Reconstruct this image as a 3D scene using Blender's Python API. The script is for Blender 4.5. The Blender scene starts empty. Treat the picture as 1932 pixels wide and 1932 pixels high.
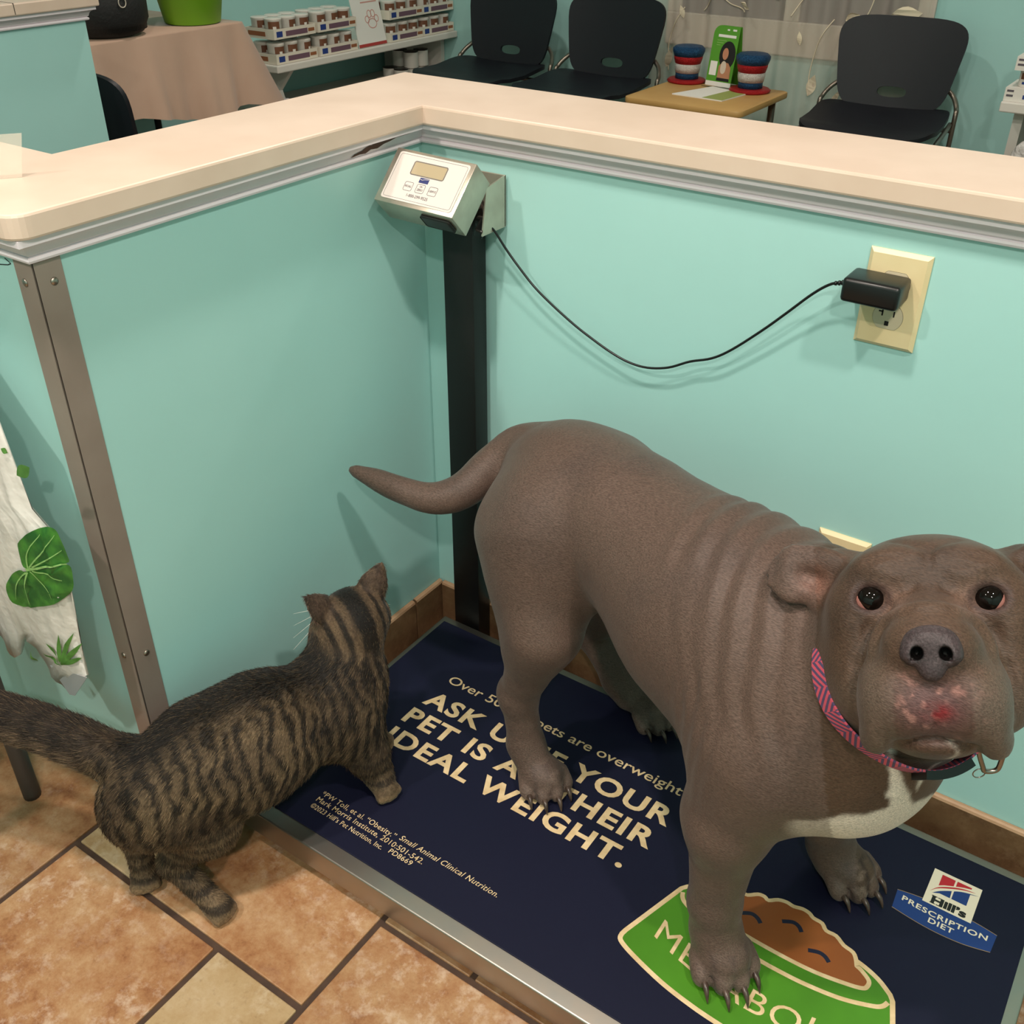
import bpy, bmesh, math, random
import numpy as np
from mathutils import Vector, Matrix, Euler
from mathutils.geometry import tessellate_polygon

random.seed(7)
rng = np.random.default_rng(11)
scene = bpy.context.scene
COL = scene.collection
PI = math.pi

# ------------------------------------------------------------------ camera
cam_d = bpy.data.cameras.new('camera')
cam = bpy.data.objects.new('camera', cam_d)
COL.objects.link(cam)
cam_d.sensor_width = 36.0
cam_d.lens = 36.0 * 1933.8 / 1932.0
cam_d.clip_start = 0.02
YA, PT, RO = 0.5995, -0.5745, 0.0047
fw = Vector((-math.sin(YA) * math.cos(PT), math.cos(YA) * math.cos(PT), math.sin(PT)))
rt = Vector((math.cos(YA), math.sin(YA), 0.0))
up = rt.cross(fw)
rt2 = rt * math.cos(RO) + up * math.sin(RO)
up2 = up * math.cos(RO) - rt * math.sin(RO)
cam.matrix_world = Matrix(((rt2.x, up2.x, -fw.x, 0.9634),
                           (rt2.y, up2.y, -fw.y, -1.1759),
                           (rt2.z, up2.z, -fw.z, 1.2205),
                           (0, 0, 0, 1)))
scene.camera = cam

# ------------------------------------------------------------------ world, view
w = bpy.data.worlds.new('world')
scene.world = w
w.use_nodes = True
w.node_tree.nodes['Background'].inputs[0].default_value = (1.0, 0.9, 0.8, 1)
w.node_tree.nodes['Background'].inputs[1].default_value = 0.05
scene.view_settings.view_transform = 'Standard'
scene.view_settings.look = 'None'
scene.view_settings.gamma = 1.0
scene.view_settings.use_curve_mapping = False
scene.view_settings.exposure = -0.1

# ceiling downlights: (x, y, watts)
CEIL = 2.45
LIGHTS = [(1.45, -0.85, 23), (0.30, -0.95, 26), (-0.35, -1.9, 28), (1.6, -2.1, 31),
          (-1.15, 1.35, 17), (0.35, 1.55, 17)]
LIGHT_COLOR = (1.0, 0.90, 0.80)

# ------------------------------------------------------------------ helpers
def lin(c):
    c = c / 255.0
    return c / 12.92 if c <= 0.04045 else ((c + 0.055) / 1.055) ** 2.4

def rgb(r, g, b):
    return (lin(r), lin(g), lin(b), 1.0)

MATS = {}

def mat(name, color, rough=0.5, metal=0.0, spec=0.5, noise=None, bump=None, coat=0.0, sheen=0.0, trans=0.0, alpha=1.0, emit=None, subsurf=0.0):
    """noise=(scale, color2, contrast) mixes a second colour by noise; bump=(scale, strength, distance)"""
    if name in MATS:
        return MATS[name]
    m = bpy.data.materials.new(name)
    MATS[name] = m
    m.use_nodes = True
    nt = m.node_tree
    b = nt.nodes['Principled BSDF']
    b.inputs['Base Color'].default_value = color
    b.inputs['Roughness'].default_value = rough
    b.inputs['Metallic'].default_value = metal
    b.inputs['Specular IOR Level'].default_value = spec
    b.inputs['Coat Weight'].default_value = coat
    b.inputs['Sheen Weight'].default_value = sheen
    b.inputs['Transmission Weight'].default_value = trans
    b.inputs['Alpha'].default_value = alpha
    b.inputs['Subsurface Weight'].default_value = subsurf
    if emit:
        b.inputs['Emission Color'].default_value = emit[0]
        b.inputs['Emission Strength'].default_value = emit[1]
    tc = None
    if noise or bump:
        tc = nt.nodes.new('ShaderNodeTexCoord')
    if noise:
        n = nt.nodes.new('ShaderNodeTexNoise')
        n.inputs['Scale'].default_value = noise[0]
        n.inputs['Detail'].default_value = 6
        nt.links.new(tc.outputs['Object'], n.inputs['Vector'])
        r = nt.nodes.new('ShaderNodeValToRGB')
        r.color_ramp.elements[0].position = 0.5 - noise[2]
        r.color_ramp.elements[1].position = 0.5 + noise[2]
        r.color_ramp.elements[0].color = color
        r.color_ramp.elements[1].color = noise[1]
        nt.links.new(n.outputs['Fac'], r.inputs['Fac'])
        nt.links.new(r.outputs['Color'], b.inputs['Base Color'])
    if bump:
        n2 = nt.nodes.new('ShaderNodeTexNoise')
        n2.inputs['Scale'].default_value = bump[0]
        n2.inputs['Detail'].default_value = 4
        nt.links.new(tc.outputs['Object'], n2.inputs['Vector'])
        bp = nt.nodes.new('ShaderNodeBump')
        bp.inputs['Strength'].default_value = bump[1]
        bp.inputs['Distance'].default_value = bump[2]
        nt.links.new(n2.outputs['Fac'], bp.inputs['Height'])
        nt.links.new(bp.outputs['Normal'], b.inputs['Normal'])
    return m


class MB:
    """collects shapes into one mesh"""
    def __init__(self):
        self.bm = bmesh.new()

    def add(self, verts, faces):
        vs = [self.bm.verts.new(v) for v in verts]
        for f in faces:
            try:
                self.bm.faces.new([vs[i] for i in f])
            except ValueError:
                pass
        return vs

    def box(self, x0, x1, y0, y1, z0, z1, bevel=0.0, seg=2, M=None):
        t = bmesh.new()
        vs = [t.verts.new((x, y, z)) for x in (x0, x1) for y in (y0, y1) for z in (z0, z1)]
        for f in ((0, 1, 3, 2), (4, 6, 7, 5), (0, 4, 5, 1), (2, 3, 7, 6), (0, 2, 6, 4), (1, 5, 7, 3)):
            t.faces.new([vs[i] for i in f])
        if bevel > 0:
            bmesh.ops.recalc_face_normals(t, faces=t.faces[:])
            bmesh.ops.bevel(t, geom=t.edges[:], offset=bevel, segments=seg, profile=0.5, affect='EDGES')
        self.merge(t, M)
        return self

    def merge(self, t, M=None):
        if M is not None:
            t.transform(M)
        t.verts.index_update()
        vs = [self.bm.verts.new(v.co) for v in t.verts]
        for f in t.faces:
            try:
                self.bm.faces.new([vs[v.index] for v in f.verts])
            except ValueError:
                pass
        t.free()

    def lathe(self, prof, c=(0, 0, 0), seg=24, M=None, cap=True):
        """prof: list of (r, z) bottom to top, around z"""
        t = bmesh.new()
        rings = []
        for r, z in prof:
            if r < 1e-6:
                rings.append([t.verts.new((0, 0, z))])
            else:
                rings.append([t.verts.new((r * math.cos(2 * PI * i / seg), r * math.sin(2 * PI * i / seg), z)) for i in range(seg)])
        for a, b in zip(rings[:-1], rings[1:]):
            for i in range(seg):
                j = (i + 1) % seg
                if len(a) == 1 and len(b) == 1:
                    continue
                if len(a) == 1:
                    t.faces.new((a[0], b[j], b[i]))
                elif len(b) == 1:
                    t.faces.new((a[i], a[j], b[0]))
                else:
                    t.faces.new((a[i], a[j], b[j], b[i]))
        if cap:
            if len(rings[0]) > 1:
                t.faces.new(rings[0][::-1])
            if len(rings[-1]) > 1:
                t.faces.new(rings[-1])
        T = Matrix.Translation(c)
        self.merge(t, (M @ T) if M is not None else T)
        return self

    def tube(self, pts, r, seg=10, cap=True):
        pts = [Vector(p) for p in pts]
        n = len(pts)
        rad = r if isinstance(r, (list, tuple)) else [r] * n
        tan = []
        for i in range(n):
            a = pts[max(i - 1, 0)]
            b = pts[min(i + 1, n - 1)]
            tan.append((b - a).normalized())
        ref = Vector((0, 0, 1)) if abs(tan[0].z) < 0.9 else Vector((1, 0, 0))
        nx = tan[0].cross(ref).normalized()
        rings = []
        for i in range(n):
            nx = (nx - tan[i] * nx.dot(tan[i])).normalized()
            ny = tan[i].cross(nx)
            rings.append([self.bm.verts.new(pts[i] + (nx * math.cos(2 * PI * k / seg) + ny * math.sin(2 * PI * k / seg)) * rad[i]) for k in range(seg)])
        for a, b in zip(rings[:-1], rings[1:]):
            for k in range(seg):
                j = (k + 1) % seg
                self.bm.faces.new((a[k], a[j], b[j], b[k]))
        if cap:
            self.bm.faces.new(rings[0][::-1])
            self.bm.faces.new(rings[-1])
        return self

    def prism(self, poly, z0, z1, M=None, bevel=0.0):
        """poly: ccw 2d points, extruded along z"""
        t = bmesh.new()
        n = len(poly)
        lo = [t.verts.new((p[0], p[1], z0)) for p in poly]
        hi = [t.verts.new((p[0], p[1], z1)) for p in poly]
        top = t.faces.new(hi)
        bot = t.faces.new(lo[::-1])
        for i in range(n):
            j = (i + 1) % n
            t.faces.new((lo[i], lo[j], hi[j], hi[i]))
        if bevel > 0:
            bmesh.ops.recalc_face_normals(t, faces=t.faces[:])
            es = list(set(list(top.edges) + list(bot.edges)))
            bmesh.ops.bevel(t, geom=es, offset=bevel, segments=2, profile=0.5, affect='EDGES')
        bmesh.ops.triangulate(t, faces=[f for f in t.faces if len(f.verts) > 4])
        self.merge(t, M)
        return self

    def ribbon(self, pts, wd, z0, z1, closed=False):
        """flat band of width wd along a 2d polyline"""
        n = len(pts)
        P = [Vector((p[0], p[1])) for p in pts]
        L, Rr = [], []
        for i in range(n):
            if closed:
                a, b = P[i - 1], P[(i + 1) % n]
            else:
                a, b = P[max(i - 1, 0)], P[min(i + 1, n - 1)]
            d = (b - a).normalized()
            nn = Vector((-d.y, d.x)) * wd * 0.5
            L.append(P[i] + nn)
            Rr.append(P[i] - nn)
        m = n if closed else n - 1
        lo = [(self.bm.verts.new((l.x, l.y, z0)), self.bm.verts.new((q.x, q.y, z0)), self.bm.verts.new((q.x, q.y, z1)), self.bm.verts.new((l.x, l.y, z1))) for l, q in zip(L, Rr)]
        for i in range(m):
            a, b = lo[i], lo[(i + 1) % n]
            self.bm.faces.new((a[3], a[2], b[2], b[3]))
            self.bm.faces.new((a[2], a[1], b[1], b[2]))
            self.bm.faces.new((a[0], a[3], b[3], b[0]))
        return self

    def build(self, name, material=None, parent=None, smooth=False, angle=None, normals=True):
        if normals:
            bmesh.ops.recalc_face_normals(self.bm, faces=self.bm.faces[:])
        me = bpy.data.meshes.new(name)
        self.bm.to_mesh(me)
        self.bm.free()
        return link(name, me, material, parent, smooth, angle)


def link(name, me, material=None, parent=None, smooth=False, angle=None):
    if smooth or angle is not None:
        for p in me.polygons:
            p.use_smooth = True
        if angle is not None:
            try:
                me.set_sharp_from_angle(angle=math.radians(angle))
            except Exception:
                pass
    if material is not None and len(me.materials) == 0:
        me.materials.append(material)
    o = bpy.data.objects.new(name, me)
    COL.objects.link(o)
    if parent is not None:
        put(o, parent)
    return o


def put(o, parent):
    o.parent = parent
    o.matrix_parent_inverse = parent.matrix_basis.inverted() if parent.parent is None else (parent.parent.matrix_basis @ parent.matrix_parent_inverse @ parent.matrix_basis).inverted()


def tag(o, label=None, cat=None, group=None, kind=None):
    if label: o['label'] = label
    if cat: o['category'] = cat
    if group: o['group'] = group
    if kind: o['kind'] = kind
    return o


def thing(name, label, cat, loc=(0, 0, 0), rz=0.0, group=None):
    o = bpy.data.objects.new(name, None)
    COL.objects.link(o)
    o.empty_display_size = 0.05
    o.matrix_basis = Matrix.Translation(loc) @ Matrix.Rotation(rz, 4, 'Z')
    tag(o, label, cat, group)
    return o


def copy_tree(o, loc=None, rz=None, label=None, group=None, parent=None, sc=None):
    c = o.copy()
    COL.objects.link(c)
    if parent is not None:
        c.parent = parent
    if loc is not None:
        c.matrix_basis = Matrix.Translation(loc) @ Matrix.Rotation(rz or 0.0, 4, 'Z') @ Matrix.Diagonal((sc or 1, sc or 1, sc or 1, 1))
    if label: c['label'] = label
    if group: c['group'] = group
    for ch in list(o.children):
        copy_tree(ch, parent=c)
    return c


def struct(o):
    o['kind'] = 'structure'
    return o


_tc = {}
def text_mesh(s, bold=0.0, shear=0.0, spacing=1.0):
    cu = bpy.data.curves.new('t', 'FONT')
    cu.body = s
    cu.size = 1.0
    cu.offset = bold
    cu.shear = shear
    cu.space_character = spacing
    cu.resolution_u = 4
    ob = bpy.data.objects.new('t', cu)
    COL.objects.link(ob)
    dg = bpy.context.evaluated_depsgraph_get()
    me = bpy.data.meshes.new_from_object(ob.evaluated_get(dg))
    bpy.data.objects.remove(ob)
    bpy.data.curves.remove(cu)
    return me


def lettering(name, s, material, parent, origin, ux, uy, width=None, cap=None, bold=0.0, shear=0.0, spacing=1.0, lift=0.0003, bend=None):
    """flat lettering: origin = left end of the baseline, ux / uy = directions; scaled to width and cap height"""
    me = text_mesh(s, bold, shear, spacing)
    co = np.zeros(len(me.vertices) * 3)
    me.vertices.foreach_get('co', co)
    co = co.reshape(-1, 3)
    capm = text_mesh('H', bold)
    hc = np.zeros(len(capm.vertices) * 3)
    capm.vertices.foreach_get('co', hc)
    hc = hc.reshape(-1, 3)[:, 1]
    bpy.data.meshes.remove(capm)
    sy = cap / (hc.max() - hc.min()) if cap else 1
    x0, x1 = co[:, 0].min(), co[:, 0].max()
    sx = width / (x1 - x0) if width else sy
    if not cap:
        sy = sx
    X = (co[:, 0] - x0) * sx
    Y = (co[:, 1] - hc.min()) * sy
    ux = np.array(ux, float)
    uy = np.array(uy, float)
    nz = np.cross(ux, uy)
    if bend is not None:
        Y = Y + bend(X)
    out = np.array(origin)[None] + X[:, None] * ux[None] + Y[:, None] * uy[None] + nz[None] * lift
    me.vertices.foreach_set('co', out.ravel())
    me.update()
    me.name = name
    return link(name, me, material, parent)


def sweep(path, prof, closed_ends=True):
    """mitred sweep of profile [(n, z)] along a 2d path; n is along the left normal"""
    P = [Vector(p) for p in path]
    rows = []
    for i, p in enumerate(P):
        ds = []
        if i > 0: ds.append((p - P[i - 1]).normalized())
        if i < len(P) - 1: ds.append((P[i + 1] - p).normalized())
        ns = [Vector((-d.y, d.x)) for d in ds]
        m = ns[0] if len(ns) == 1 else (ns[0] + ns[1]) / (1 + ns[0].dot(ns[1]))
        rows.append([(p.x + m.x * n, p.y + m.y * n, z) for n, z in prof])
    k = len(prof)
    verts = [v for r in rows for v in r]
    faces = []
    for i in range(len(P) - 1):
        for j in range(k):
            a, b = i * k + j, i * k + (j + 1) % k
            faces.append((a, b, b + k, a + k))
    faces.append(tuple(range(k))[::-1])
    faces.append(tuple((len(P) - 1) * k + j for j in range(k)))
    return verts, faces
# ================================================================== setting
L, ZT, ZB, ZC, OV = 0.6236, 0.8696, 0.8999, 0.9258, 0.028
WB, W3 = 0.1528, 0.1457
XR = 2.3            # right end of the right half wall
XT = -1.42          # front face of the opposite desk wall
YT = 0.48
YBACK, XLEFT, XRIGHT, YFRONT = 2.95, -2.62, 2.6, -3.0

def paint_mat(name, c1, c2, bumpd=0.0004):
    m = bpy.data.materials.new(name)
    MATS[name] = m
    m.use_nodes = True
    nt = m.node_tree
    b = nt.nodes['Principled BSDF']
    tc = nt.nodes.new('ShaderNodeTexCoord')
    n = nt.nodes.new('ShaderNodeTexNoise'); n.inputs['Scale'].default_value = 3.0; n.inputs['Detail'].default_value = 5
    nt.links.new(tc.outputs['Object'], n.inputs['Vector'])
    r = nt.nodes.new('ShaderNodeValToRGB')
    r.color_ramp.elements[0].position = .3; r.color_ramp.elements[1].position = .7
    r.color_ramp.elements[0].color = c1; r.color_ramp.elements[1].color = c2
    nt.links.new(n.outputs['Fac'], r.inputs['Fac'])
    nt.links.new(r.outputs['Color'], b.inputs['Base Color'])
    n2 = nt.nodes.new('ShaderNodeTexNoise'); n2.inputs['Scale'].default_value = 9; n2.inputs['Detail'].default_value = 8
    nt.links.new(tc.outputs['Object'], n2.inputs['Vector'])
    bp = nt.nodes.new('ShaderNodeBump'); bp.inputs['Strength'].default_value = .35; bp.inputs['Distance'].default_value = bumpd * 4
    nt.links.new(n2.outputs['Fac'], bp.inputs['Height'])
    nt.links.new(bp.outputs['Normal'], b.inputs['Normal'])
    b.inputs['Roughness'].default_value = .38
    b.inputs['Specular IOR Level'].default_value = .35
    return m

M_MINT = paint_mat('mint_paint', rgb(163, 209, 205), rgb(169, 214, 210))
M_TRIM = mat('white_trim_paint', rgb(232, 222, 228), rough=.4, bump=(14, .3, .001))
M_LAM = mat('cream_laminate', rgb(222, 199, 182), rough=.38, noise=(9, rgb(213, 189, 171), .16), bump=(60, .1, .0003))
M_CEIL = mat('ceiling_white', rgb(235, 232, 226), rough=.9, bump=(40, .3, .002))
M_STEEL_BR = mat('brushed_steel', rgb(178, 168, 158), rough=.4, metal=1.0, noise=(30, rgb(170, 166, 160), .2), bump=(120, .1, .0003))
M_STEEL_DULL = mat('dull_steel', rgb(168, 152, 142), rough=.45, metal=.35, noise=(9, rgb(150, 134, 124), .25))
M_BLACK = mat('black_steel', rgb(16, 15, 15), rough=.45, spec=.4)
M_BLACKPL = mat('black_plastic', rgb(14, 14, 15), rough=.35, spec=.5)
M_DARK = mat('dark_gap', rgb(25, 22, 20), rough=.9)

# ---- tiles
def tile_mat(name, cols, gscale=1.0):
    m = bpy.data.materials.new(name)
    m.use_nodes = True
    nt = m.node_tree
    b = nt.nodes['Principled BSDF']
    N = nt.nodes.new
    tc = N('ShaderNodeTexCoord'); oi = N('ShaderNodeObjectInfo')
    comb = N('ShaderNodeVectorMath'); comb.operation = 'MULTIPLY_ADD'
    nt.links.new(oi.outputs['Random'], comb.inputs[0])
    comb.inputs[1].default_value = (37, 53, 11)
    nt.links.new(tc.outputs['Object'], comb.inputs[2])
    n1 = N('ShaderNodeTexNoise'); n1.inputs['Scale'].default_value = 9.0 * gscale; n1.inputs['Detail'].default_value = 9; n1.inputs['Roughness'].default_value = .78
    nt.links.new(comb.outputs[0], n1.inputs['Vector'])
    r1 = N('ShaderNodeValToRGB')
    els = r1.color_ramp.elements
    els[0].position = .34; els[0].color = cols[0]
    els[1].position = .66; els[1].color = cols[3]
    e = els.new(.45); e.color = cols[1]
    e = els.new(.55); e.color = cols[2]
    nt.links.new(n1.outputs['Fac'], r1.inputs['Fac'])
    n2 = N('ShaderNodeTexNoise'); n2.inputs['Scale'].default_value = 42 * gscale; n2.inputs['Detail'].default_value = 8; n2.inputs['Roughness'].default_value = .7
    nt.links.new(comb.outputs[0], n2.inputs['Vector'])
    r2 = N('ShaderNodeValToRGB')
    r2.color_ramp.elements[0].position = .50; r2.color_ramp.elements[0].color = (0, 0, 0, 1)
    r2.color_ramp.elements[1].position = .64; r2.color_ramp.elements[1].color = (1, 1, 1, 1)
    nt.links.new(n2.outputs['Fac'], r2.inputs['Fac'])
    n3 = N('ShaderNodeTexNoise'); n3.inputs['Scale'].default_value = 5 * gscale; n3.inputs['Detail'].default_value = 2
    nt.links.new(comb.outputs[0], n3.inputs['Vector'])
    r3 = N('ShaderNodeValToRGB'); r3.color_ramp.elements[0].position = .34; r3.color_ramp.elements[1].position = .58
    nt.links.new(n3.outputs['Fac'], r3.inputs['Fac'])
    mu0 = N('ShaderNodeMath'); mu0.operation = 'MULTIPLY'
    nt.links.new(r2.outputs['Color'], mu0.inputs[0]); nt.links.new(r3.outputs['Color'], mu0.inputs[1])
    mu = N('ShaderNodeMath'); mu.operation = 'MULTIPLY'; mu.inputs[1].default_value = .5
    nt.links.new(mu0.outputs[0], mu.inputs[0])
    mx = N('ShaderNodeMix'); mx.data_type = 'RGBA'
    nt.links.new(mu.outputs[0], mx.inputs['Factor'])
    nt.links.new(r1.outputs['Color'], mx.inputs['A'])
    mx.inputs['B'].default_value = cols[4]
    # fine dark pores
    n4 = N('ShaderNodeTexNoise'); n4.inputs['Scale'].default_value = 140 * gscale; n4.inputs['Detail'].default_value = 3
    nt.links.new(comb.outputs[0], n4.inputs['Vector'])
    r4 = N('ShaderNodeValToRGB'); r4.color_ramp.elements[0].position = .28; r4.color_ramp.elements[1].position = .40
    r4.color_ramp.elements[0].color = (.45, .36, .28, 1); r4.color_ramp.elements[1].color = (1, 1, 1, 1)
    nt.links.new(n4.outputs['Fac'], r4.inputs['Fac'])
    m2 = N('ShaderNodeMix'); m2.data_type = 'RGBA'; m2.blend_type = 'MULTIPLY'; m2.inputs['Factor'].default_value = .25
    nt.links.new(mx.outputs['Result'], m2.inputs['A']); nt.links.new(r4.outputs['Color'], m2.inputs['B'])
    # brightness per tile
    hs = N('ShaderNodeHueSaturation')
    mr = N('ShaderNodeMapRange'); mr.inputs['To Min'].default_value = .88; mr.inputs['To Max'].default_value = 1.1
    nt.links.new(oi.outputs['Random'], mr.inputs['Value'])
    nt.links.new(mr.outputs['Result'], hs.inputs['Value'])
    nt.links.new(m2.outputs['Result'], hs.inputs['Color'])
    nt.links.new(hs.outputs['Color'], b.inputs['Base Color'])
    b.inputs['Roughness'].default_value = .42
    bp = N('ShaderNodeBump'); bp.inputs['Strength'].default_value = .5; bp.inputs['Distance'].default_value = .0015
    nt.links.new(n1.outputs['Fac'], bp.inputs['Height'])
    nt.links.new(bp.outputs['Normal'], b.inputs['Normal'])
    return m

M_TILE = tile_mat('terracotta_floor_tile', [rgb(126, 78, 48), rgb(152, 108, 72), rgb(166, 128, 92), rgb(180, 148, 114), rgb(206, 184, 164)])
M_TILE_PALE = tile_mat('pale_floor_tile', [rgb(150, 118, 82), rgb(168, 140, 102), rgb(176, 150, 114), rgb(180, 156, 124), rgb(196, 176, 150)])
M_GROUT = mat('brown_grout', rgb(78, 58, 46), rough=.95, noise=(40, rgb(62, 46, 38), .2), bump=(200, .5, .001))
M_BASET = tile_mat('brown_base_tile', [rgb(88, 62, 42), rgb(106, 78, 54), rgb(114, 86, 60), rgb(122, 92, 66), rgb(134, 106, 80)])
M_BULL = mat('tile_bullnose', rgb(186, 150, 118), rough=.45, noise=(30, rgb(160, 122, 92), .2))

floor = MB().box(XLEFT - .1, XRIGHT + .1, YFRONT - .1, YBACK + .1, -.06, -.003).build('floor', M_GROUT)
struct(floor); tag(floor, 'terracotta ceramic tile floor with dark brown grout', None)
U, TX, TY, G = 0.1509, -0.1211, -0.7135, 0.0085

def tile_mesh(sx, sy, name):
    b = MB().box(G / 2 - sx / 2, sx / 2 - G / 2, G / 2 - sy / 2, sy / 2 - G / 2, -.006, 0, bevel=.0016, seg=2)
    o = b.build(name, M_TILE)
    me = o.data
    bpy.data.objects.remove(o)
    return me

me_big, me_small = tile_mesh(2 * U, 2 * U, 'big_tile'), tile_mesh(U, U, 'small_tile')
me_pale = me_small.copy(); me_pale.materials.clear(); me_pale.materials.append(M_TILE_PALE)
for i in range(-14, 15):
    for j in range(-14, 15):
        ox, oy = TX + (2 * i + j) * U, TY + (-i + 2 * j) * U
        for big, cx, cy in ((1, ox + U, oy - U), (0, ox + 2.5 * U, oy - .5 * U)):
            hf = U if big else U / 2
            if cx < XT - .3 or cx > XR or cy < -2.0 or cy - hf > -.01: continue
            if cx + hf < .02 and cy - hf > -L - .01: continue
            o = bpy.data.objects.new('tile', me_big if big else (me_pale if rng.random() < .75 else me_small))
            COL.objects.link(o)
            o.location = (cx, cy, 0)
            if rng.random() < .5: o.rotation_euler.z = PI
            put(o, floor)

wfl = MB().box(XLEFT, XRIGHT, .118, YBACK, -.004, .0).build('floor', mat('waiting_room_floor', rgb(120, 88, 64), rough=.5, noise=(5, rgb(96, 70, 52), .2)))
struct(wfl)

# ---- half walls
wr = struct(MB().box(0, XR, 0, .115, -.05, ZB).build('wall_right', M_MINT))
wl = struct(MB().box(-.115, 0, -L, .115, -.05, ZB).build('wall_left', M_MINT))
wt = struct(MB().box(XT - .115, -.115, -L, -L + .11, -.05, ZB).build('wall_return', M_MINT))
wo = struct(MB().box(XT - .115, XT, -L + .11, YT, -.05, ZB).build('wall_desk', M_MINT))
# room shell
struct(MB().box(XLEFT - .1, XRIGHT + .1, YBACK, YBACK + .1, 0, CEIL).build('wall_back', M_MINT))
struct(MB().box(XLEFT - .1, XLEFT, YFRONT, YBACK, 0, CEIL).build('wall_far_left', M_MINT))
struct(MB().box(XRIGHT, XRIGHT + .1, YFRONT, YBACK, 0, CEIL).build('wall_far_right', M_MINT))
struct(MB().box(XLEFT - .1, XRIGHT + .1, YFRONT - .1, YFRONT, 0, CEIL).build('wall_front', M_MINT))
struct(MB().box(XLEFT - .1, XRIGHT + .1, YFRONT - .1, YBACK + .1, CEIL, CEIL + .06).build('ceiling', M_CEIL))

# ---- moulding under the counter
PATH = [(XR, 0), (0, 0), (0, -L), (XT - .115, -L)]
def arc(c, r, a0, a1, n):
    return [(c[0] + r * math.cos(a0 + (a1 - a0) * i / n), c[1] + r * math.sin(a0 + (a1 - a0) * i / n)) for i in range(n + 1)]
prof = [(0, ZT), (.0045, ZT)] + arc((.0045, ZT + .0035), .0035, -PI / 2, PI / 2, 4)[1:] + [(.006, ZT + .0085), (.0075, ZT + .0095)]
prof += arc((.0215, ZT + .0095), .0135, PI, PI / 2, 7)[1:] + [(.0215, ZB), (0, ZB)]
trims = []
segs = [[PATH[0], PATH[1]], [PATH[1], PATH[2]], [PATH[2], PATH[3]]]
v, f = sweep(PATH, prof)
# one mitred strip per wall
k = len(prof)
for i in range(3):
    b = MB()
    vv = v[i * k:(i + 2) * k]
    ff = [(j, (j + 1) % k, (j + 1) % k + k, j + k) for j in range(k)] + [tuple(range(k))[::-1], tuple(range(k, 2 * k))]
    b.add(vv, ff)
    trims.append(struct(b.build('trim_%d' % (i + 1), M_TRIM, angle=30)))
tp = [(XT, -L + .12), (XT, YT), (XT - .115, YT)]
v2, f2 = sweep([tp[1], tp[0]][::-1], prof) if False else sweep([(XT - .115, YT), (XT, YT), (XT, -L + .11)], [(-n, z) for n, z in prof][::-1]) if False else sweep([(XT, -L + .11), (XT, YT), (XT - .115, YT)], [(-n, z) for n, z in prof])
b = MB(); b.add(v2, f2); struct(b.build('trim_4', M_TRIM, angle=30))

# chipped paint on the left moulding
M_WOOD = mat('bare_brown_wood', rgb(92, 66, 54), rough=.8, noise=(60, rgb(70, 50, 42), .2))
chip = [(-.158, .0), (-.140, .0008), (-.128, .0002), (-.118, .0022), (-.104, .0015), (-.092, .0040), (-.080, .0050), (-.070, .0085), (-.062, .0100), (-.052, .0125), (-.046, .0134), (-.080, .0134), (-.104, .0132), (-.112, .0112), (-.118, .0120), (-.122, .0095), (-.118, .0065), (-.124, .0075), (-.130, .0060), (-.136, .0035), (-.150, .0022)]
def cove(h):     # point of the moulding at height h above its shoulder
    t = min(max(h / .0135, 0), 1)
    a = PI - t * PI / 2
    return .0215 + .0135 * math.cos(a), ZT + .0095 + .0135 * math.sin(a)
bm = MB()
tri = tessellate_polygon([[Vector((p[0], p[1], 0)) for p in chip]])
def cpt(p, lift):
    n, z = cove(p[1])
    return (n + lift, p[0] - .0, z - lift * .5)
bm.add([cpt(p, .0007) for p in chip], [tuple(t) for t in tri])
bm.build('chipped_paint', M_WOOD, trims[1])

# ---- countertop
o_ = OV
outer = [(XR, -o_), (o_, -o_)]
cr = .022
outer += [(o_, -L - o_ + cr)] + arc((o_ - cr, -L - o_ + cr), cr, 0, -PI / 2, 6)[1:] + [(XT - .13, -L - o_)]
inner = [(XT - .13, -L + W3), (-WB, -L + W3), (-WB, WB), (XR, WB)]
poly = (outer + inner)[::-1]
ar = sum(poly[i][0] * poly[(i + 1) % len(poly)][1] - poly[(i + 1) % len(poly)][0] * poly[i][1] for i in range(len(poly)))
if ar < 0: poly = poly[::-1]
ct = MB().prism(poly, ZB, ZC, bevel=.003).build('countertop', M_LAM)
tag(ct, 'cream laminate countertop capping the mint half wall above the scale', 'countertop')
ct2 = MB().prism([(XT - .15, -L + W3 + .001), (XT + OV, -L + W3 + .001), (XT + OV, YT + OV), (XT - .15, YT + OV)], ZB, ZC, bevel=.003)
o2 = ct2.build('countertop', M_LAM)
tag(o2, 'cream countertop of the desk wall in the upper left corner', 'countertop')
MB().box(XT - .14, XT + OV + .0004, .285, .2865, ZB + .003, ZC + .0004).build('seam', M_DARK, o2)

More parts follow.
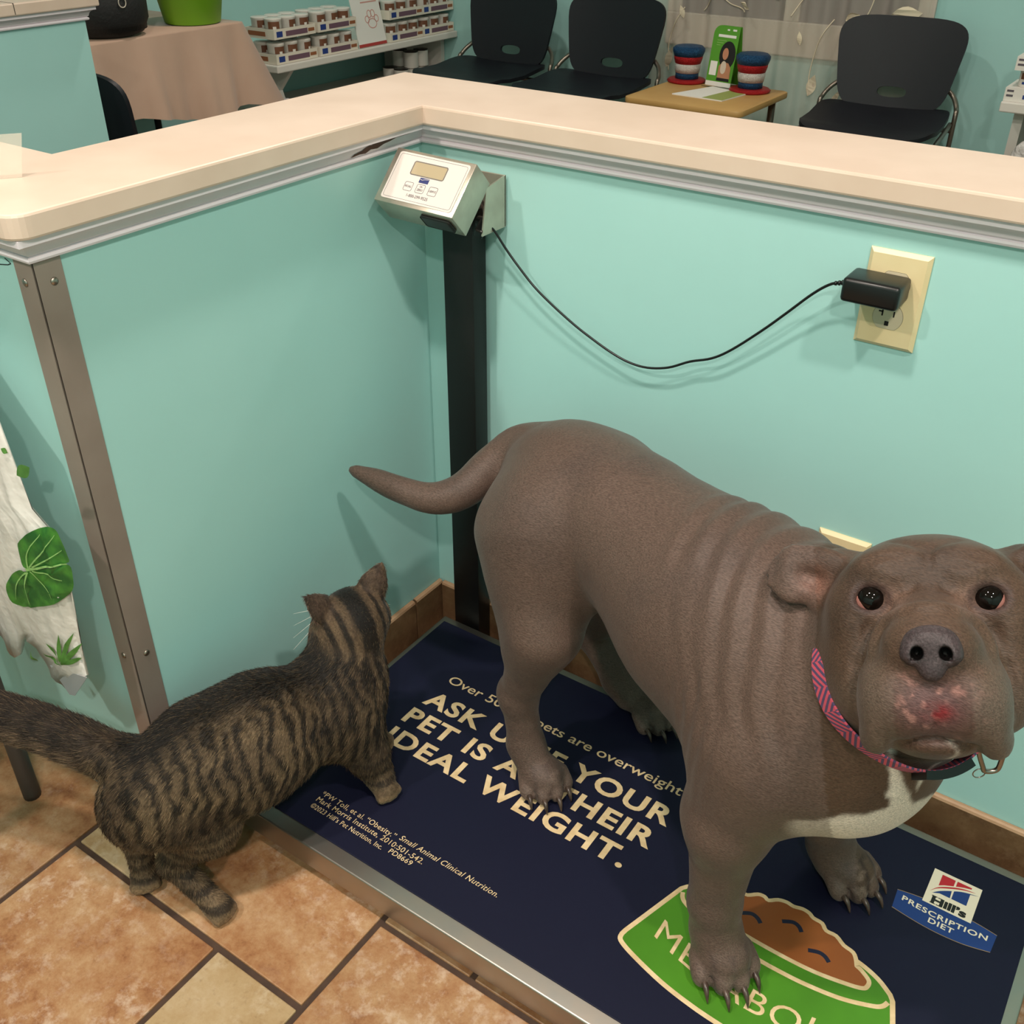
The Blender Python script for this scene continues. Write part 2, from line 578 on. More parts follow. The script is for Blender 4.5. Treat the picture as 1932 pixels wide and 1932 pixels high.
# ---- steel corner guard
cg = thing('corner_guard', 'long dull steel corner guard screwed to the mint wall end', 'corner guard', (0, -L, 0))
gw = .031
b = MB().box(.0003, .002, -L - .002, -L + gw, .02, ZT - .001, bevel=.0004, seg=1)
b.build('side_flange', M_STEEL_DULL, cg)
b = MB().box(-gw, .002, -L - .002, -L - .0003, .02, ZT - .001, bevel=.0004, seg=1)
b.build('front_flange', M_STEEL_DULL, cg)
M_SCREW = mat('screw_steel', rgb(170, 160, 150), rough=.35, metal=1)
for z in (.845, .345):
    Mx = Matrix.Translation((.002, -L + .018, z)) @ Matrix.Rotation(PI / 2, 4, 'Y')
    MB().lathe([(.0045, 0), (.0042, .001), (.002, .0018), (0, .002)], seg=12, M=Mx).build('screw', M_SCREW, cg, smooth=True)
    Mx = Matrix.Translation((-.018, -L - .002, z)) @ Matrix.Rotation(PI / 2, 4, 'X')
    MB().lathe([(.0045, 0), (.0042, .001), (.002, .0018), (0, .002)], seg=12, M=Mx).build('screw', M_SCREW, cg, smooth=True)

# ---- tile baseboards
ZBB = .0963
def base_run(name, horiz, a0, a1, first, step, y0=0.0):
    root = struct(MB().box(*((a0, a1, y0 - .0025, y0 - .0003) if horiz else (.0003, .0025, a0, a1)), 0, ZBB - .002).build(name, M_GROUT))
    x = first
    edges = [a0] + [q for q in np.arange(first, a1 - .02, step) if q > a0 + .02] + [a1]
    for p, q in zip(edges[:-1], edges[1:]):
        g = .0022
        b = MB()
        prof = [(.0006, 0), (.009, 0), (.009, ZBB - .005), (.0075, ZBB - .0015), (.0045, ZBB), (.0006, ZBB)]
        if horiz:
            b.add([(p + g, y0 - n, z) for n, z in prof] + [(q - g, y0 - n, z) for n, z in prof], [(j, (j + 1) % 6, (j + 1) % 6 + 6, j + 6) for j in range(6)] + [tuple(range(6)), tuple(range(6, 12))])
        else:
            b.add([(n, p + g, z) for n, z in prof] + [(n, q - g, z) for n, z in prof], [(j, (j + 1) % 6, (j + 1) % 6 + 6, j + 6) for j in range(6)] + [tuple(range(6)), tuple(range(6, 12))])
        o = b.build('tile', M_BASET, root)
        o.data.materials.append(M_BULL)
        for pl in o.data.polygons:
            if pl.center.z > ZBB - .0036: pl.material_index = 1
    return root
base_run('baseboard_right', True, .0095, XR, .19, .305)
base_run('baseboard_left', False, -L + .034, -.0003, -.385, .305)

# ---- ceiling downlights
for i, (x, y, wt_) in enumerate(LIGHTS):
    where = ['over the scale', 'over the tabby cat side', 'by the front wall on the left', 'by the front wall on the right', 'over the draped table side of the waiting room', 'over the right of the waiting room'][i]
    t = thing('ceiling_light', 'round recessed ceiling downlight ' + where, 'light', (x, y, CEIL), group='ceiling downlights')
    b = MB().lathe([(.075, -.0005), (.078, -.006), (.098, -.004), (.1, -.0005)], (x, y, CEIL), seg=32, cap=False)
    b.build('trim_ring', M_TRIM, t, smooth=True)
    b = MB().lathe([(.0, -.0012), (.0745, -.001)], (x, y, CEIL), seg=32, cap=False)
    b.build('diffuser', mat('lamp_diffuser', (1, 1, 1, 1), emit=((1, .83, .66, 1), 6.0)), t)
    ld = bpy.data.lights.new('downlight', 'AREA')
    ld.shape = 'DISK'; ld.size = .11; ld.energy = wt_; ld.color = LIGHT_COLOR
    lo = bpy.data.objects.new('downlight', ld)
    COL.objects.link(lo)
    lo.location = (x, y, CEIL - .008)
    put(lo, t)
# ================================================================== scale platform, mat, display
SX0, SX1, SY0, SY1, HS = 0.0491, 1.0687, -0.050, -0.5609, 0.0634
sc = thing('floor_scale', 'low stainless steel walk-on pet scale platform against the mint walls', 'scale', (.56, -.305, 0))
# deck: folded steel tray, rounded upper edge
b = MB().box(SX0, SX1, SY1, SY0, .018, HS, bevel=.0028, seg=3)
b.build('deck', M_STEEL_BR, sc, angle=40)
b = MB().box(SX0 + .012, SX1 - .012, SY1 + .012, SY0 - .012, .004, .0185)
b.build('base_frame', M_DARK, sc)
for x in (SX0 + .03, SX1 - .03):
    for y in (SY0 - .03, SY1 + .03):
        MB().lathe([(.014, 0.0001), (.014, .003), (.006, .0045)], (x, y, 0), seg=16).build('foot', M_BLACKPL, sc)

MX0, MX1, MY0, MY1 = .0595, 1.053, -.538, -.0655
ZM = HS + .0022
M_NAVY = mat('navy_rubber_mat', rgb(13, 16, 40), rough=.6, spec=.25, noise=(5, rgb(16, 18, 42), .25), bump=(900, .3, .0003))
M_CREAM = mat('cream_print', rgb(226, 200, 158), rough=.55, noise=(60, rgb(206, 176, 132), .15))
M_GREEN = mat('green_print', rgb(72, 134, 20), rough=.5, noise=(12, rgb(62, 118, 14), .2))
M_BROWN = mat('brown_print', rgb(150, 84, 36), rough=.5, noise=(10, rgb(136, 72, 28), .2))
M_NAVYP = mat('navy_print', rgb(20, 24, 50), rough=.5)
M_BLUEP = mat('blue_print', rgb(18, 54, 122), rough=.5)
M_REDP = mat('red_print', rgb(190, 30, 44), rough=.5)
M_WHITEP = mat('white_print', rgb(240, 226, 204), rough=.5)
M_BLACKP = mat('black_print', rgb(14, 13, 14), rough=.5)
mt = thing('printed_mat', 'navy rubber mat printed with cream lettering and a green bowl on the scale', 'mat', (.55, -.3, HS))
MB().box(MX0, MX1, MY0, MY1, HS + .0001, ZM, bevel=.0008, seg=2).build('sheet', M_NAVY, mt)
ux, uy = (1, 0, 0), (0, 1, 0)
def matline(s, x0, x1, y, cap, bold, material=M_CREAM, shear=0, spacing=1.0, lift=.0002, bend=None):
    return lettering('lettering', s, material, mt, (x0, y, ZM), ux, uy, width=x1 - x0, cap=cap, bold=bold, shear=shear, spacing=spacing, lift=lift, bend=bend)
def wordline(s, x0, x1, y, cap, bold, **kw):
    # one part per word of the heavy lines
    o = matline(s, x0, x1, y, cap, bold, **kw)
    me = o.data
    co = np.zeros(len(me.vertices) * 3); me.vertices.foreach_get('co', co); co = co.reshape(-1, 3)
    polys = [tuple(p.vertices) for p in me.polygons]
    iv = sorted((min(co[v, 0] for v in p), max(co[v, 0] for v in p)) for p in polys)
    gaps, hi = [], iv[0][1]
    for a, b_ in iv:
        if a > hi: gaps.append((a - hi, (a + hi) / 2))
        hi = max(hi, b_)
    cuts = sorted(g[1] for g in sorted(gaps)[::-1][:s.count(' ')])
    groups = [[] for _ in range(len(cuts) + 1)]
    for p in polys:
        groups[sum(co[list(p), 0].mean() > q for q in cuts)].append(p)
    bpy.data.objects.remove(o)
    for g_ in groups:
        if not g_: continue
        ids = sorted({v for p in g_ for v in p}); ix = {v: k_ for k_, v in enumerate(ids)}
        m_ = bpy.data.meshes.new('lettering')
        m_.from_pydata([tuple(co[v]) for v in ids], [], [tuple(ix[v] for v in p) for p in g_])
        link('lettering', m_, M_CREAM, mt)
matline('Over 50% of pets are overweight*', .161, .600, -.190, .0185, .006)
wordline('ASK US IF YOUR', .157, .597, -.2515, .0345, .031, spacing=1.12)
wordline('PET IS AT THEIR', .154, .594, -.3005, .0345, .031, spacing=1.12)
wordline('IDEAL WEIGHT.', .157, .578, -.3495, .0345, .031, spacing=1.12)

matline('*PW Toll, et al. \u201cObesity.\u201d', .157, .2945, -.4845, .0085, .003, spacing=1.06)
matline('Small Animal Clinical Nutrition.', .301, .467, -.4815, .0085, .003, shear=.22, spacing=1.06)
matline('Mark Morris Institute, 2010:501-542.', .158, .3535, -.4965, .0085, .003, spacing=1.06)
matline('\u00a92023 Hill\u2019s Pet Nutrition, Inc.', .159, .292, -.5095, .0078, .003, spacing=1.06)
matline('PD8669', .303, .342, -.507, .0078, .003, spacing=1.06)

def mpoly(name, pts, material, lvl):
    t = tessellate_polygon([[Vector((p[0], p[1], 0)) for p in pts]])
    m = MB()
    m.add([(p[0], p[1], ZM + lvl) for p in pts], [tuple(q) for q in t])
    for f_ in m.bm.faces:
        f_.normal_update()
        if f_.normal.z < 0: f_.normal_flip()
    return m.build(name, material, mt, normals=False)

def band(name, pts, wd, material, lvl, closed=False):
    return MB().ribbon(pts, wd, ZM + lvl - .0001, ZM + lvl, closed).build(name, material, mt)

def smooth2(pts, n=6, closed=False):
    """Catmull-Rom through 2d points"""
    out = []
    N = len(pts)
    rng_ = range(N if closed else N - 1)
    for i in rng_:
        g = (lambda k: pts[k % N]) if closed else (lambda k: pts[min(max(k, 0), N - 1)])
        p0, p1, p2, p3 = g(i - 1), g(i), g(i + 1), g(i + 2)
        for j in range(n):
            t = j / n
            out.append(tuple(.5 * ((2 * p1[a]) + (p2[a] - p0[a]) * t + (2 * p0[a] - 5 * p1[a] + 4 * p2[a] - p3[a]) * t * t + (3 * p1[a] - p0[a] - 3 * p2[a] + p3[a]) * t ** 3) for a in range(len(p1))))
    if not closed: out.append(tuple(pts[-1]))
    return out

# bowl, symmetric about its middle
BX = .800
def mir(pts): return [(2 * BX - x, y) for x, y in pts[::-1]]
low = smooth2([(.6285, -.4345), (.632, -.4435), (.655, -.4530), (.701, -.4655), (.744, -.4720), (.78, -.4745), (.80, -.4748)], 5)
left = [(.6655, -.3235), (.6605, -.3300), (.6300, -.4270)]
rimtop = smooth2([(.6655, -.3235), (.684, -.3115), (.708, -.3035), (.735, -.300)], 4)
half = rimtop[::-1] + left[1:] + low
outline = half + mir(half)[1:]
mpoly('bowl_shape', outline, M_GREEN, .00012)
scal = [(.716, -.303), (.7255, -.2915), (.7365, -.2905), (.7475, -.2815), (.7560, -.2800), (.7625, -.2825), (.7725, -.2745), (.7835, -.2715), (.7930, -.2725), (.8040, -.2695), (.8135, -.2705), (.8205, -.2745), (.8325, -.2755), (.8405, -.2830), (.8535, -.2830), (.8660, -.2905), (.8790, -.2935), (.8855, -.3015), (.8890, -.3095)]
scal = smooth2(scal, 3)
tip = smooth2([(.8890, -.3095), (.8960, -.3120), (.9075, -.3200), (.9085, -.3285), (.9040, -.3345), (.885, -.3400), (.849, -.3465), (.810, -.3485), (.769, -.3480), (.736, -.3455), (.7050, -.3385), (.6960, -.3320), (.6960, -.3230), (.7040, -.3120), (.7110, -.3095), (.716, -.303)], 4)
mound = scal + tip[1:-1]
mpoly('kibble_shape', mound, M_BROWN, .0003)
band('bowl_outline', outline, .0062, M_CREAM, .0002, True)
band('kibble_outline', mound, .0055, M_CREAM, .00036, True)
rim = smooth2([(.6645, -.3350), (.669, -.3440), (.681, -.3510), (.715, -.3625), (.760, -.3690), (.80, -.3705)], 5)
rim = rim + mir(rim)[1:]
band('rim_line', rim, .0058, M_CREAM, .00033)
for pts in ([(.7405, -.3205), (.7520, -.3140), (.7610, -.3155), (.7675, -.3205)], [(.7890, -.3020), (.8010, -.2955), (.8095, -.2970), (.8155, -.3030)], [(.8315, -.3225), (.8435, -.3180), (.8520, -.3190), (.8590, -.3240)]):
    band('kibble_stroke', smooth2(pts, 5), .0056, M_NAVYP, .00042)
def mbend(X):
    return .025 * ((X - .136) / .136) ** 2
matline('METABOLIC', .664, .936, -.4395, .0295, .0, spacing=1.08, lift=.0003, bend=mbend)

# maker's emblem
ban_top = smooth2([(.8965, -.1690), (.925, -.1640), (.959, -.1620), (.993, -.1625), (1.0215, -.1665)], 4)
ban_bot = smooth2([(1.0200, -.1960), (.990, -.2035), (.959, -.2060), (.930, -.2045), (.8985, -.2000)], 4)
mpoly('banner', ban_top + ban_bot, M_BLUEP, .00012)
M_GOLD = mat('tan_print', rgb(150, 124, 92), rough=.5)
band('banner_line', ban_top, .0009, M_GOLD, .0002)
band('banner_line', ban_bot, .0009, M_GOLD, .0002)
mpoly('emblem_panel', [(.928, -.1675), (.9895, -.1675), (.9895, -.1065), (.928, -.1065)], M_WHITEP, .00024)
def q(t):  # red arc
    return smooth2([(.932, -.1470), (.940, -.1360), (.9545, -.1265), (.969, -.1200), (.984, -.1170)], 5)
arcm = q(0)
red1 = [(.9395, -.1115), (.9395, -.1320), (.946, -.1275), (.9565, -.1222), (.9565, -.1115)]
red2 = [(.9590, -.1115), (.9590, -.1210), (.969, -.1165), (.9775, -.1140), (.9775, -.1115)]
mpoly('red_panel', red1, M_REDP, .00034); mpoly('red_panel', red2, M_REDP, .00034)
mpoly('red_swoosh', [(x, y + .0012 * math.sin(PI * i / 20)) for i, (x, y) in enumerate(arcm)] + [(x, y - .0018 * math.sin(PI * i / 20)) for i, (x, y) in list(enumerate(arcm))[::-1][1:-1]], M_REDP, .00034)
bl = smooth2([(.9355, -.1480), (.9440, -.1395), (.9565, -.1312), (.9700, -.1242), (.9885, -.1195)], 5)
bl2 = [(x, y - .0006) for x, y in bl]
mpoly('blue_panel', bl[:11] + [(.9572, -.1440), (.9440, -.1440), (.9395, -.1462)], M_BLUEP, .00034)
mpoly('blue_panel', [(.9590, -.1440)] + [(.9590, -.1300)] + bl[12:18] + [(.9885, -.1198), (.9780, -.1232), (.9780, -.1440)], M_BLUEP, .00034)
matline('Hill\u2019s', .9375, .9815, -.1645, .0132, .05, M_BLACKP, lift=.00036)
# slab serifs of the heavy lettering
for (x0, x1) in ((.9365, .9435), (.9445, .9515)):
    for y in (-.1650, -.1528):
        mpoly('serif', [(x0, y), (x1, y), (x1, y + .0014), (x0, y + .0014)], M_BLACKP, .0004)
matline('PRESCRIPTION', .9055, 1.0125, -.1835, .0084, .02, M_WHITEP, spacing=1.12, lift=.0003, bend=lambda X: -.0 - .002 + .004 * ((X - .0535) / .0535) ** 2 * .9)
matline('DIET', .943, .9745, -.1965, .0084, .02, M_WHITEP, spacing=1.12, lift=.0003)

# ---- display on its post
dp = thing('scale_display', 'steel scale readout box tilted on a tall black post in the wall corner', 'scale display', (.1, -.025, 0))
PX0, PX1, PY0, PY1 = .0665, .1200, -.0435, -.0105
MB().box(PX0, PX1, PY0, PY1, .0005, .800, bevel=.002, seg=2).build('post', M_BLACK, dp, angle=40)
c_ = Vector((.0873, -.0885, .8326))
bx = Vector((.998, .045, -.040)); bz = Vector((.060, -.706, .705)); by = bz.cross(bx).normalized(); bx = by.cross(bz).normalized()
BM = Matrix(((bx.x, by.x, bz.x, c_.x), (bx.y, by.y, bz.y, c_.y), (bx.z, by.z, bz.z, c_.z), (0, 0, 0, 1)))
bw, bh, bd = .1283, .0807, .0476
M_BOX = mat('box_steel', rgb(206, 196, 180), rough=.33, metal=.75, noise=(40, rgb(190, 178, 164), .2), bump=(60, .1, .0005))
hb = MB().box(-bw / 2, bw / 2, -bh / 2, bh / 2, -bd / 2, bd / 2, bevel=.0016, seg=2, M=BM).build('housing', M_BOX, dp, angle=40)
def onface(x0, x1, y0, y1, r, z0, z1, name, material, parent=None, n=4):
    pts = []
    for cx, cy, a in ((x1 - r, y1 - r, 0), (x0 + r, y1 - r, PI / 2), (x0 + r, y0 + r, PI), (x1 - r, y0 + r, 1.5 * PI)):
        pts += arc((cx, cy), r, a, a + PI / 2, n)
    return MB().prism(pts, z0, z1, M=BM).build(name, material, parent or hb, angle=40)
M_FACE = mat('white_faceplate', rgb(228, 216, 210), rough=.3, coat=.3)
M_INK = mat('grey_ink', rgb(92, 84, 92), rough=.5)
M_INKB = mat('blue_ink', rgb(48, 56, 110), rough=.5)
M_LCD = mat('lcd_glass', rgb(186, 168, 138), rough=.12, coat=.6)
zf = bd / 2
onface(-.0555, .0585, -.0345, .0355, .004, zf - .001, zf + .0012, 'faceplate', M_FACE)
zf += .0012
def rrect(x0, x1, y0, y1, r, n=4):
    pts = []
    for cx, cy, a in ((x1 - r, y1 - r, 0), (x0 + r, y1 - r, PI / 2), (x0 + r, y0 + r, PI), (x1 - r, y0 + r, 1.5 * PI)):
        pts += arc((cx, cy), r, a, a + PI / 2, n)
    return pts
def fband(x0, x1, y0, y1, r, wd, material, name):
    t = MB().ribbon(rrect(x0, x1, y0, y1, r), wd, zf, zf + .00012, True)
    t.bm.transform(BM)
    return t.build(name, material, hb)
fband(-.0525, .0555, -.0315, .0325, .003, .0004, M_INK, 'border_line')
onface(-.0255, .0265, .0065, .0245, .002, zf - .0004, zf + .0001, 'screen', M_LCD)
fband(-.0262, .0272, .0058, .0252, .0025, .0016, mat('screen_rim', rgb(120, 112, 106), rough=.4), 'screen_rim')
onface(-.0075, .0075, -.0035, .0040, .0004, zf - .0004, zf + .0001, 'maker_mark', M_INKB)
fo = lambda x, y: BM @ Vector((x, y, zf))
fx, fy = tuple(bx), tuple(by)
t = MB().ribbon([(-.0070, .0018), (-.0035, .0008), (.0005, .0022), (.0070, .0030)], .0006, zf + .0001, zf + .0002); t.bm.transform(BM); t.build('maker_swoosh', M_FACE, hb)
for x0, s1, s2 in ((-.0265, 'RECALL', None), (-.0070, 'ON', 'ZERO'), (.0130, 'LB/KG', None)):
    fband(x0, x0 + .0130, -.0180, -.0055, .002, .0006, M_INK, 'button')
    if s2:
        lettering('lettering', s1, M_INK, hb, fo(x0 + .0045, -.0100), fx, fy, width=.0042, cap=.0026, bold=.01)
        lettering('lettering', s2, M_INK, hb, fo(x0 + .0022, -.0150), fx, fy, width=.0088, cap=.0030, bold=.01)
    else:
        lettering('lettering', s1, M_INK, hb, fo(x0 + .0012, -.0130), fx, fy, width=.0106, cap=.0028, bold=.01)
lettering('lettering', '1-800-299-9525', M_INK, hb, fo(-.0165, -.0262), fx, fy, width=.0340, cap=.0042, bold=.004)
# rubber pad below, bracket behind, connector at the side
M_PAD = mat('dark_grey_rubber', rgb(48, 50, 50), rough=.5)
MB().box(.008, .056, -bh / 2 - .0045, -bh / 2 - .0002, -.012, .014, bevel=.004, seg=3, M=BM).build('rubber_pad', M_PAD, dp, smooth=True)
br = MB()
br.add([(.078, -.044, .800), (.078, -.008, .800), (.078, -.008, .836), (.078, -.050, .826)], [(0, 1, 2, 3)])
br.build('bracket_side', M_BOX, dp)
br = MB()
br.add([(.150, -.060, .775), (.150, -.004, .775), (.150, -.004, .846), (.150, -.050, .838)], [(0, 1, 2, 3)])
br.build('bracket_side', M_BOX, dp)
br = MB().box(.078, .150, -.0075, -.0045, .775, .846, bevel=.0006, seg=1)
br.build('bracket', M_BOX, dp)
for o_b in [o for o in dp.children if o.name.startswith('bracket_side')]:
    md = o_b.modifiers.new('thick', 'SOLIDIFY'); md.thickness = .0022
MB().lathe([(.0085, 0), (.0085, .012), (.006, .014), (.006, .020)], seg=16, M=Matrix.Translation((.129, -.040, .787)) @ Matrix.Rotation(PI / 2, 4, 'Y')).build('gland', M_BLACKPL, dp, smooth=False)
MB().box(.1345, .1465, -.062, -.036, .775, .790, bevel=.002, seg=2, M=Matrix.Translation((.14, -.049, .783)) @ Euler((.5, .25, .3)).to_matrix().to_4x4() @ Matrix.Translation((-.14, .049, -.783))).build('connector', M_BLACKPL, dp)
for k_ in range(2):
    MB().tube(smooth2([(.132, -.060 + .006 * k_, .826), (.143, -.056 + .006 * k_, .819), (.146, -.050 + .005 * k_, .805), (.141, -.046, .790)], 6), .0019, 8).build('lead', mat('brown_lead', rgb(70, 50, 44), rough=.5), dp, smooth=True)

# ---- wall outlets
M_IVORY = mat('ivory_plastic', rgb(232, 212, 168), rough=.35, noise=(20, rgb(226, 204, 158), .2))
M_IVORY2 = mat('grey_ivory_receptacle', rgb(206, 192, 164), rough=.4)
def outlet(x, z, label):
    t = thing('wall_outlet', label, 'outlet', (x, 0, z - .057))
    pw_, ph_ = .0699, .1143
    b = MB()
    q = .0045
    vs = [(x, -.0003, z - ph_), (x + pw_, -.0003, z - ph_), (x + pw_, -.0003, z), (x, -.0003, z),
          (x, -.002, z - ph_), (x + pw_, -.002, z - ph_), (x + pw_, -.002, z), (x, -.002, z),
          (x + q, -.006, z - ph_ + q), (x + pw_ - q, -.006, z - ph_ + q), (x + pw_ - q, -.006, z - q), (x + q, -.006, z - q)]
    fs = [(0, 1, 2, 3)] + [(i, (i + 1) % 4, (i + 1) % 4 + 4, i + 4) for i in range(4)] + [(i + 4, (i + 1) % 4 + 4, (i + 1) % 4 + 8, i + 8) for i in range(4)] + [(8, 9, 10, 11)]
    b.add(vs, fs)
    b.build('cover_plate', M_IVORY, t)
    for dz in (-.0372, -.0763):
        cx, cz = x + pw_ / 2, z + dz
        pts = [(cx + .0172 * math.cos(a), cz + .0172 * math.sin(a)) for a in np.linspace(0, 2 * PI, 40, endpoint=False)]
        pts = [(px_, max(min(pz_, cz + .0142), cz - .0142)) for px_, pz_ in pts]
        Mx = Matrix(((1, 0, 0, 0), (0, 0, -1, 0), (0, 1, 0, 0), (0, 0, 0, 1)))
        r_ = MB().prism(pts, .0055, .0066, M=Mx).build('receptacle', M_IVORY2, t)
        rb = MB().ribbon(pts, .0006, .0060, .00615, True); rb.bm.transform(Mx)
        rb.build('seam', M_DARK, r_)
        for (x0, x1, z0, z1) in ((-.0075, -.0058, .0005, .0085), (-.0112, -.0062, .0048, .0066), (.0058, .0074, .0010, .0078), (-.0024, .0024, -.0105, -.0050)):
            MB().box(cx + x0, cx + x1, -.00685, -.0064, cz + z0, cz + z1).build('slot', M_DARK, r_)
    return t
outlet(.6547, .8431, 'ivory wall outlet holding the black power adapter')
outlet(.6600, .4600, 'ivory wall outlet low on the wall behind the dog head')

# ---- power adapter with cord
pa = thing('power_adapter', 'black plug-in power adapter with a thin cord hanging to the scale display', 'power adapter', (.68, -.03, .79))
MB().box(.643, .708, -.0525, -.0068, .7905, .8185, bevel=.0048, seg=3).build('body', M_BLACKPL, pa, smooth=True)
for k_ in range(4):
    x_ = .6425 - .0040 * k_
    MB().lathe([(.0034 - .0003 * k_, -.0014), (.0036 - .0003 * k_, 0), (.0034 - .0003 * k_, .0014)], seg=12, M=Matrix.Translation((x_, -.031, .8060 - .0012 * k_)) @ Matrix.Rotation(PI / 2, 4, 'Y')).build('strain_relief', M_BLACKPL, pa, smooth=True)
cord = smooth2([(.6440, -.031, .8060), (.626, -.030, .8005), (.6050, -.026, .7830), (.575, -.022, .7500), (.548, -.020, .7210), (.511, -.018, .6850), (.485, -.018, .6660), (.455, -.018, .6535), (.425, -.018, .6370), (.394, -.018, .6285), (.365, -.018, .6290), (.335, -.018, .6370), (.300, -.019, .6520), (.274, -.020, .6650), (.240, -.021, .6850), (.211, -.022, .7050), (.186, -.025, .7300), (.166, -.028, .7530), (.152, -.034, .7760), (.1455, -.042, .7860)], 5)
MB().tube(cord, .0017, 8).build('cord', M_BLACKPL, pa, smooth=True)
# ================================================================== sculpting by distance fields
class Field:
    """smooth union of ellipsoids and tapered limbs on a voxel grid, meshed with surface nets"""
    def __init__(self, lo, hi, h):
        self.lo = np.array(lo, float); self.h = h
        self.n = np.ceil((np.array(hi) - self.lo) / h).astype(int) + 1
        self.f = np.full(self.n, 1.0, np.float32)

    def block(self, lo, hi):
        a = np.maximum(np.floor((np.array(lo) - self.lo) / self.h).astype(int), 0)
        b = np.minimum(np.ceil((np.array(hi) - self.lo) / self.h).astype(int) + 1, self.n)
        if np.any(b <= a): return None
        sl = tuple(slice(i, j) for i, j in zip(a, b))
        ax = [(self.lo[k] + self.h * np.arange(a[k], b[k])).astype(np.float32) for k in range(3)]
        X, Y, Z = np.meshgrid(*ax, indexing='ij')
        return sl, X, Y, Z

    def join(self, sl, d, k, sub=False):
        f = self.f[sl]
        if sub:
            d = -d
            t = np.clip(.5 - .5 * (d - f) / k, 0, 1)
            self.f[sl] = f * t + d * (1 - t) + k * t * (1 - t)
        else:
            t = np.clip(.5 + .5 * (d - f) / k, 0, 1)
            self.f[sl] = d * (1 - t) + f * t - k * t * (1 - t)

    def ell(self, c, r, k=.03, M=None, sub=False):
        """ellipsoid; M = 3x3 whose columns are its axes"""
        c = np.array(c, float); r = np.array(r, float)
        R = r.max() + k + 4 * self.h
        q = self.block(c - R, c + R)
        if q is None: return
        sl, X, Y, Z = q
        P = np.stack([X - c[0], Y - c[1], Z - c[2]], -1)
        if M is not None: P = P @ np.array(M, np.float32)
        P = P / r.astype(np.float32)
        k0 = np.sqrt((P ** 2).sum(-1)) + 1e-9
        k1 = np.sqrt(((P / r.astype(np.float32)) ** 2).sum(-1)) + 1e-9
        self.join(sl, k0 * (k0 - 1) / k1, k, sub)

    def limb(self, a, b, ra, rb, k=.02, sub=False, flat=None):
        """tapered capsule"""
        a = np.array(a, float); b = np.array(b, float)
        R = max(ra, rb) + k + 4 * self.h
        q = self.block(np.minimum(a, b) - R, np.maximum(a, b) + R)
        if q is None: return
        sl, X, Y, Z = q
        d = b - a
        t = ((X - a[0]) * d[0] + (Y - a[1]) * d[1] + (Z - a[2]) * d[2]) / (d @ d)
        t = np.clip(t, 0, 1)
        D = np.sqrt((X - a[0] - t * d[0]) ** 2 + (Y - a[1] - t * d[1]) ** 2 + (Z - a[2] - t * d[2]) ** 2)
        self.join(sl, D - (ra + (rb - ra) * t), k, sub)

    def chain(self, pts, rad, k=.02, kk=None):
        for i in range(len(pts) - 1):
            self.limb(pts[i], pts[i + 1], rad[i], rad[i + 1], k)

    def sample(self, P):
        P = (np.asarray(P, float) - self.lo) / self.h
        P = np.clip(P, 0, self.n - 1.001)
        i = np.floor(P).astype(int); f = P - i
        out = 0
        for a in (0, 1):
            for b in (0, 1):
                for c in (0, 1):
                    wgt = (f[..., 0] if a else 1 - f[..., 0]) * (f[..., 1] if b else 1 - f[..., 1]) * (f[..., 2] if c else 1 - f[..., 2])
                    out = out + wgt * self.f[i[..., 0] + a, i[..., 1] + b, i[..., 2] + c]
        return out

    def mesh(self):
        f = self.f
        s = f < 0
        c = np.zeros(np.array(f.shape) - 1, np.int8)
        for a in (0, 1):
            for b in (0, 1):
                for d in (0, 1):
                    c += s[a:f.shape[0] - 1 + a, b:f.shape[1] - 1 + b, d:f.shape[2] - 1 + d]
        act = (c > 0) & (c < 8)
        I = np.argwhere(act)
        idx = np.full(act.shape, -1, np.int64)
        idx[act] = np.arange(len(I))
        acc = np.zeros((len(I), 3)); cnt = np.zeros(len(I))
        cor = [(a, b, d) for a in (0, 1) for b in (0, 1) for d in (0, 1)]
        for p in cor:
            for ax in range(3):
                if p[ax] == 0:
                    q = list(p); q[ax] = 1
                    fa = f[I[:, 0] + p[0], I[:, 1] + p[1], I[:, 2] + p[2]]
                    fb = f[I[:, 0] + q[0], I[:, 1] + q[1], I[:, 2] + q[2]]
                    m = (fa < 0) != (fb < 0)
                    t = np.where(m, fa / np.where(m, fa - fb, 1), 0)
                    pos = np.tile(np.array(p, float), (len(I), 1))
                    pos[:, ax] += t
                    acc += pos * m[:, None]; cnt += m
        V = self.lo + self.h * (I + acc / cnt[:, None])
        Q = []
        for ax in range(3):
            o1, o2 = [(1, 2), (2, 0), (0, 1)][ax]
            sl0 = [slice(None)] * 3; sl1 = [slice(None)] * 3
            sl0[ax] = slice(0, -1); sl1[ax] = slice(1, None)
            s0, s1 = s[tuple(sl0)], s[tuple(sl1)]
            E_ = np.argwhere(s0 != s1)
            ok = (E_[:, o1] > 0) & (E_[:, o2] > 0) & (E_[:, o1] < f.shape[o1] - 1) & (E_[:, o2] < f.shape[o2] - 1)
            E_ = E_[ok]
            flip = s0[E_[:, 0], E_[:, 1], E_[:, 2]]
            def cell(d1, d2):
                q = E_.copy(); q[:, o1] -= d1; q[:, o2] -= d2
                return idx[q[:, 0], q[:, 1], q[:, 2]]
            a, b, c_, d = cell(1, 1), cell(0, 1), cell(0, 0), cell(1, 0)
            quad = np.stack([a, b, c_, d], 1)
            quad[~flip] = quad[~flip][:, ::-1]
            Q.append(quad)
        F = np.concatenate(Q)
        F = F[(F >= 0).all(1)]
        return V, F


def vert_adj(V, F):
    e = np.concatenate([F[:, [0, 1]], F[:, [1, 2]], F[:, [2, 3]], F[:, [3, 0]]])
    e = np.concatenate([e, e[:, ::-1]])
    return e

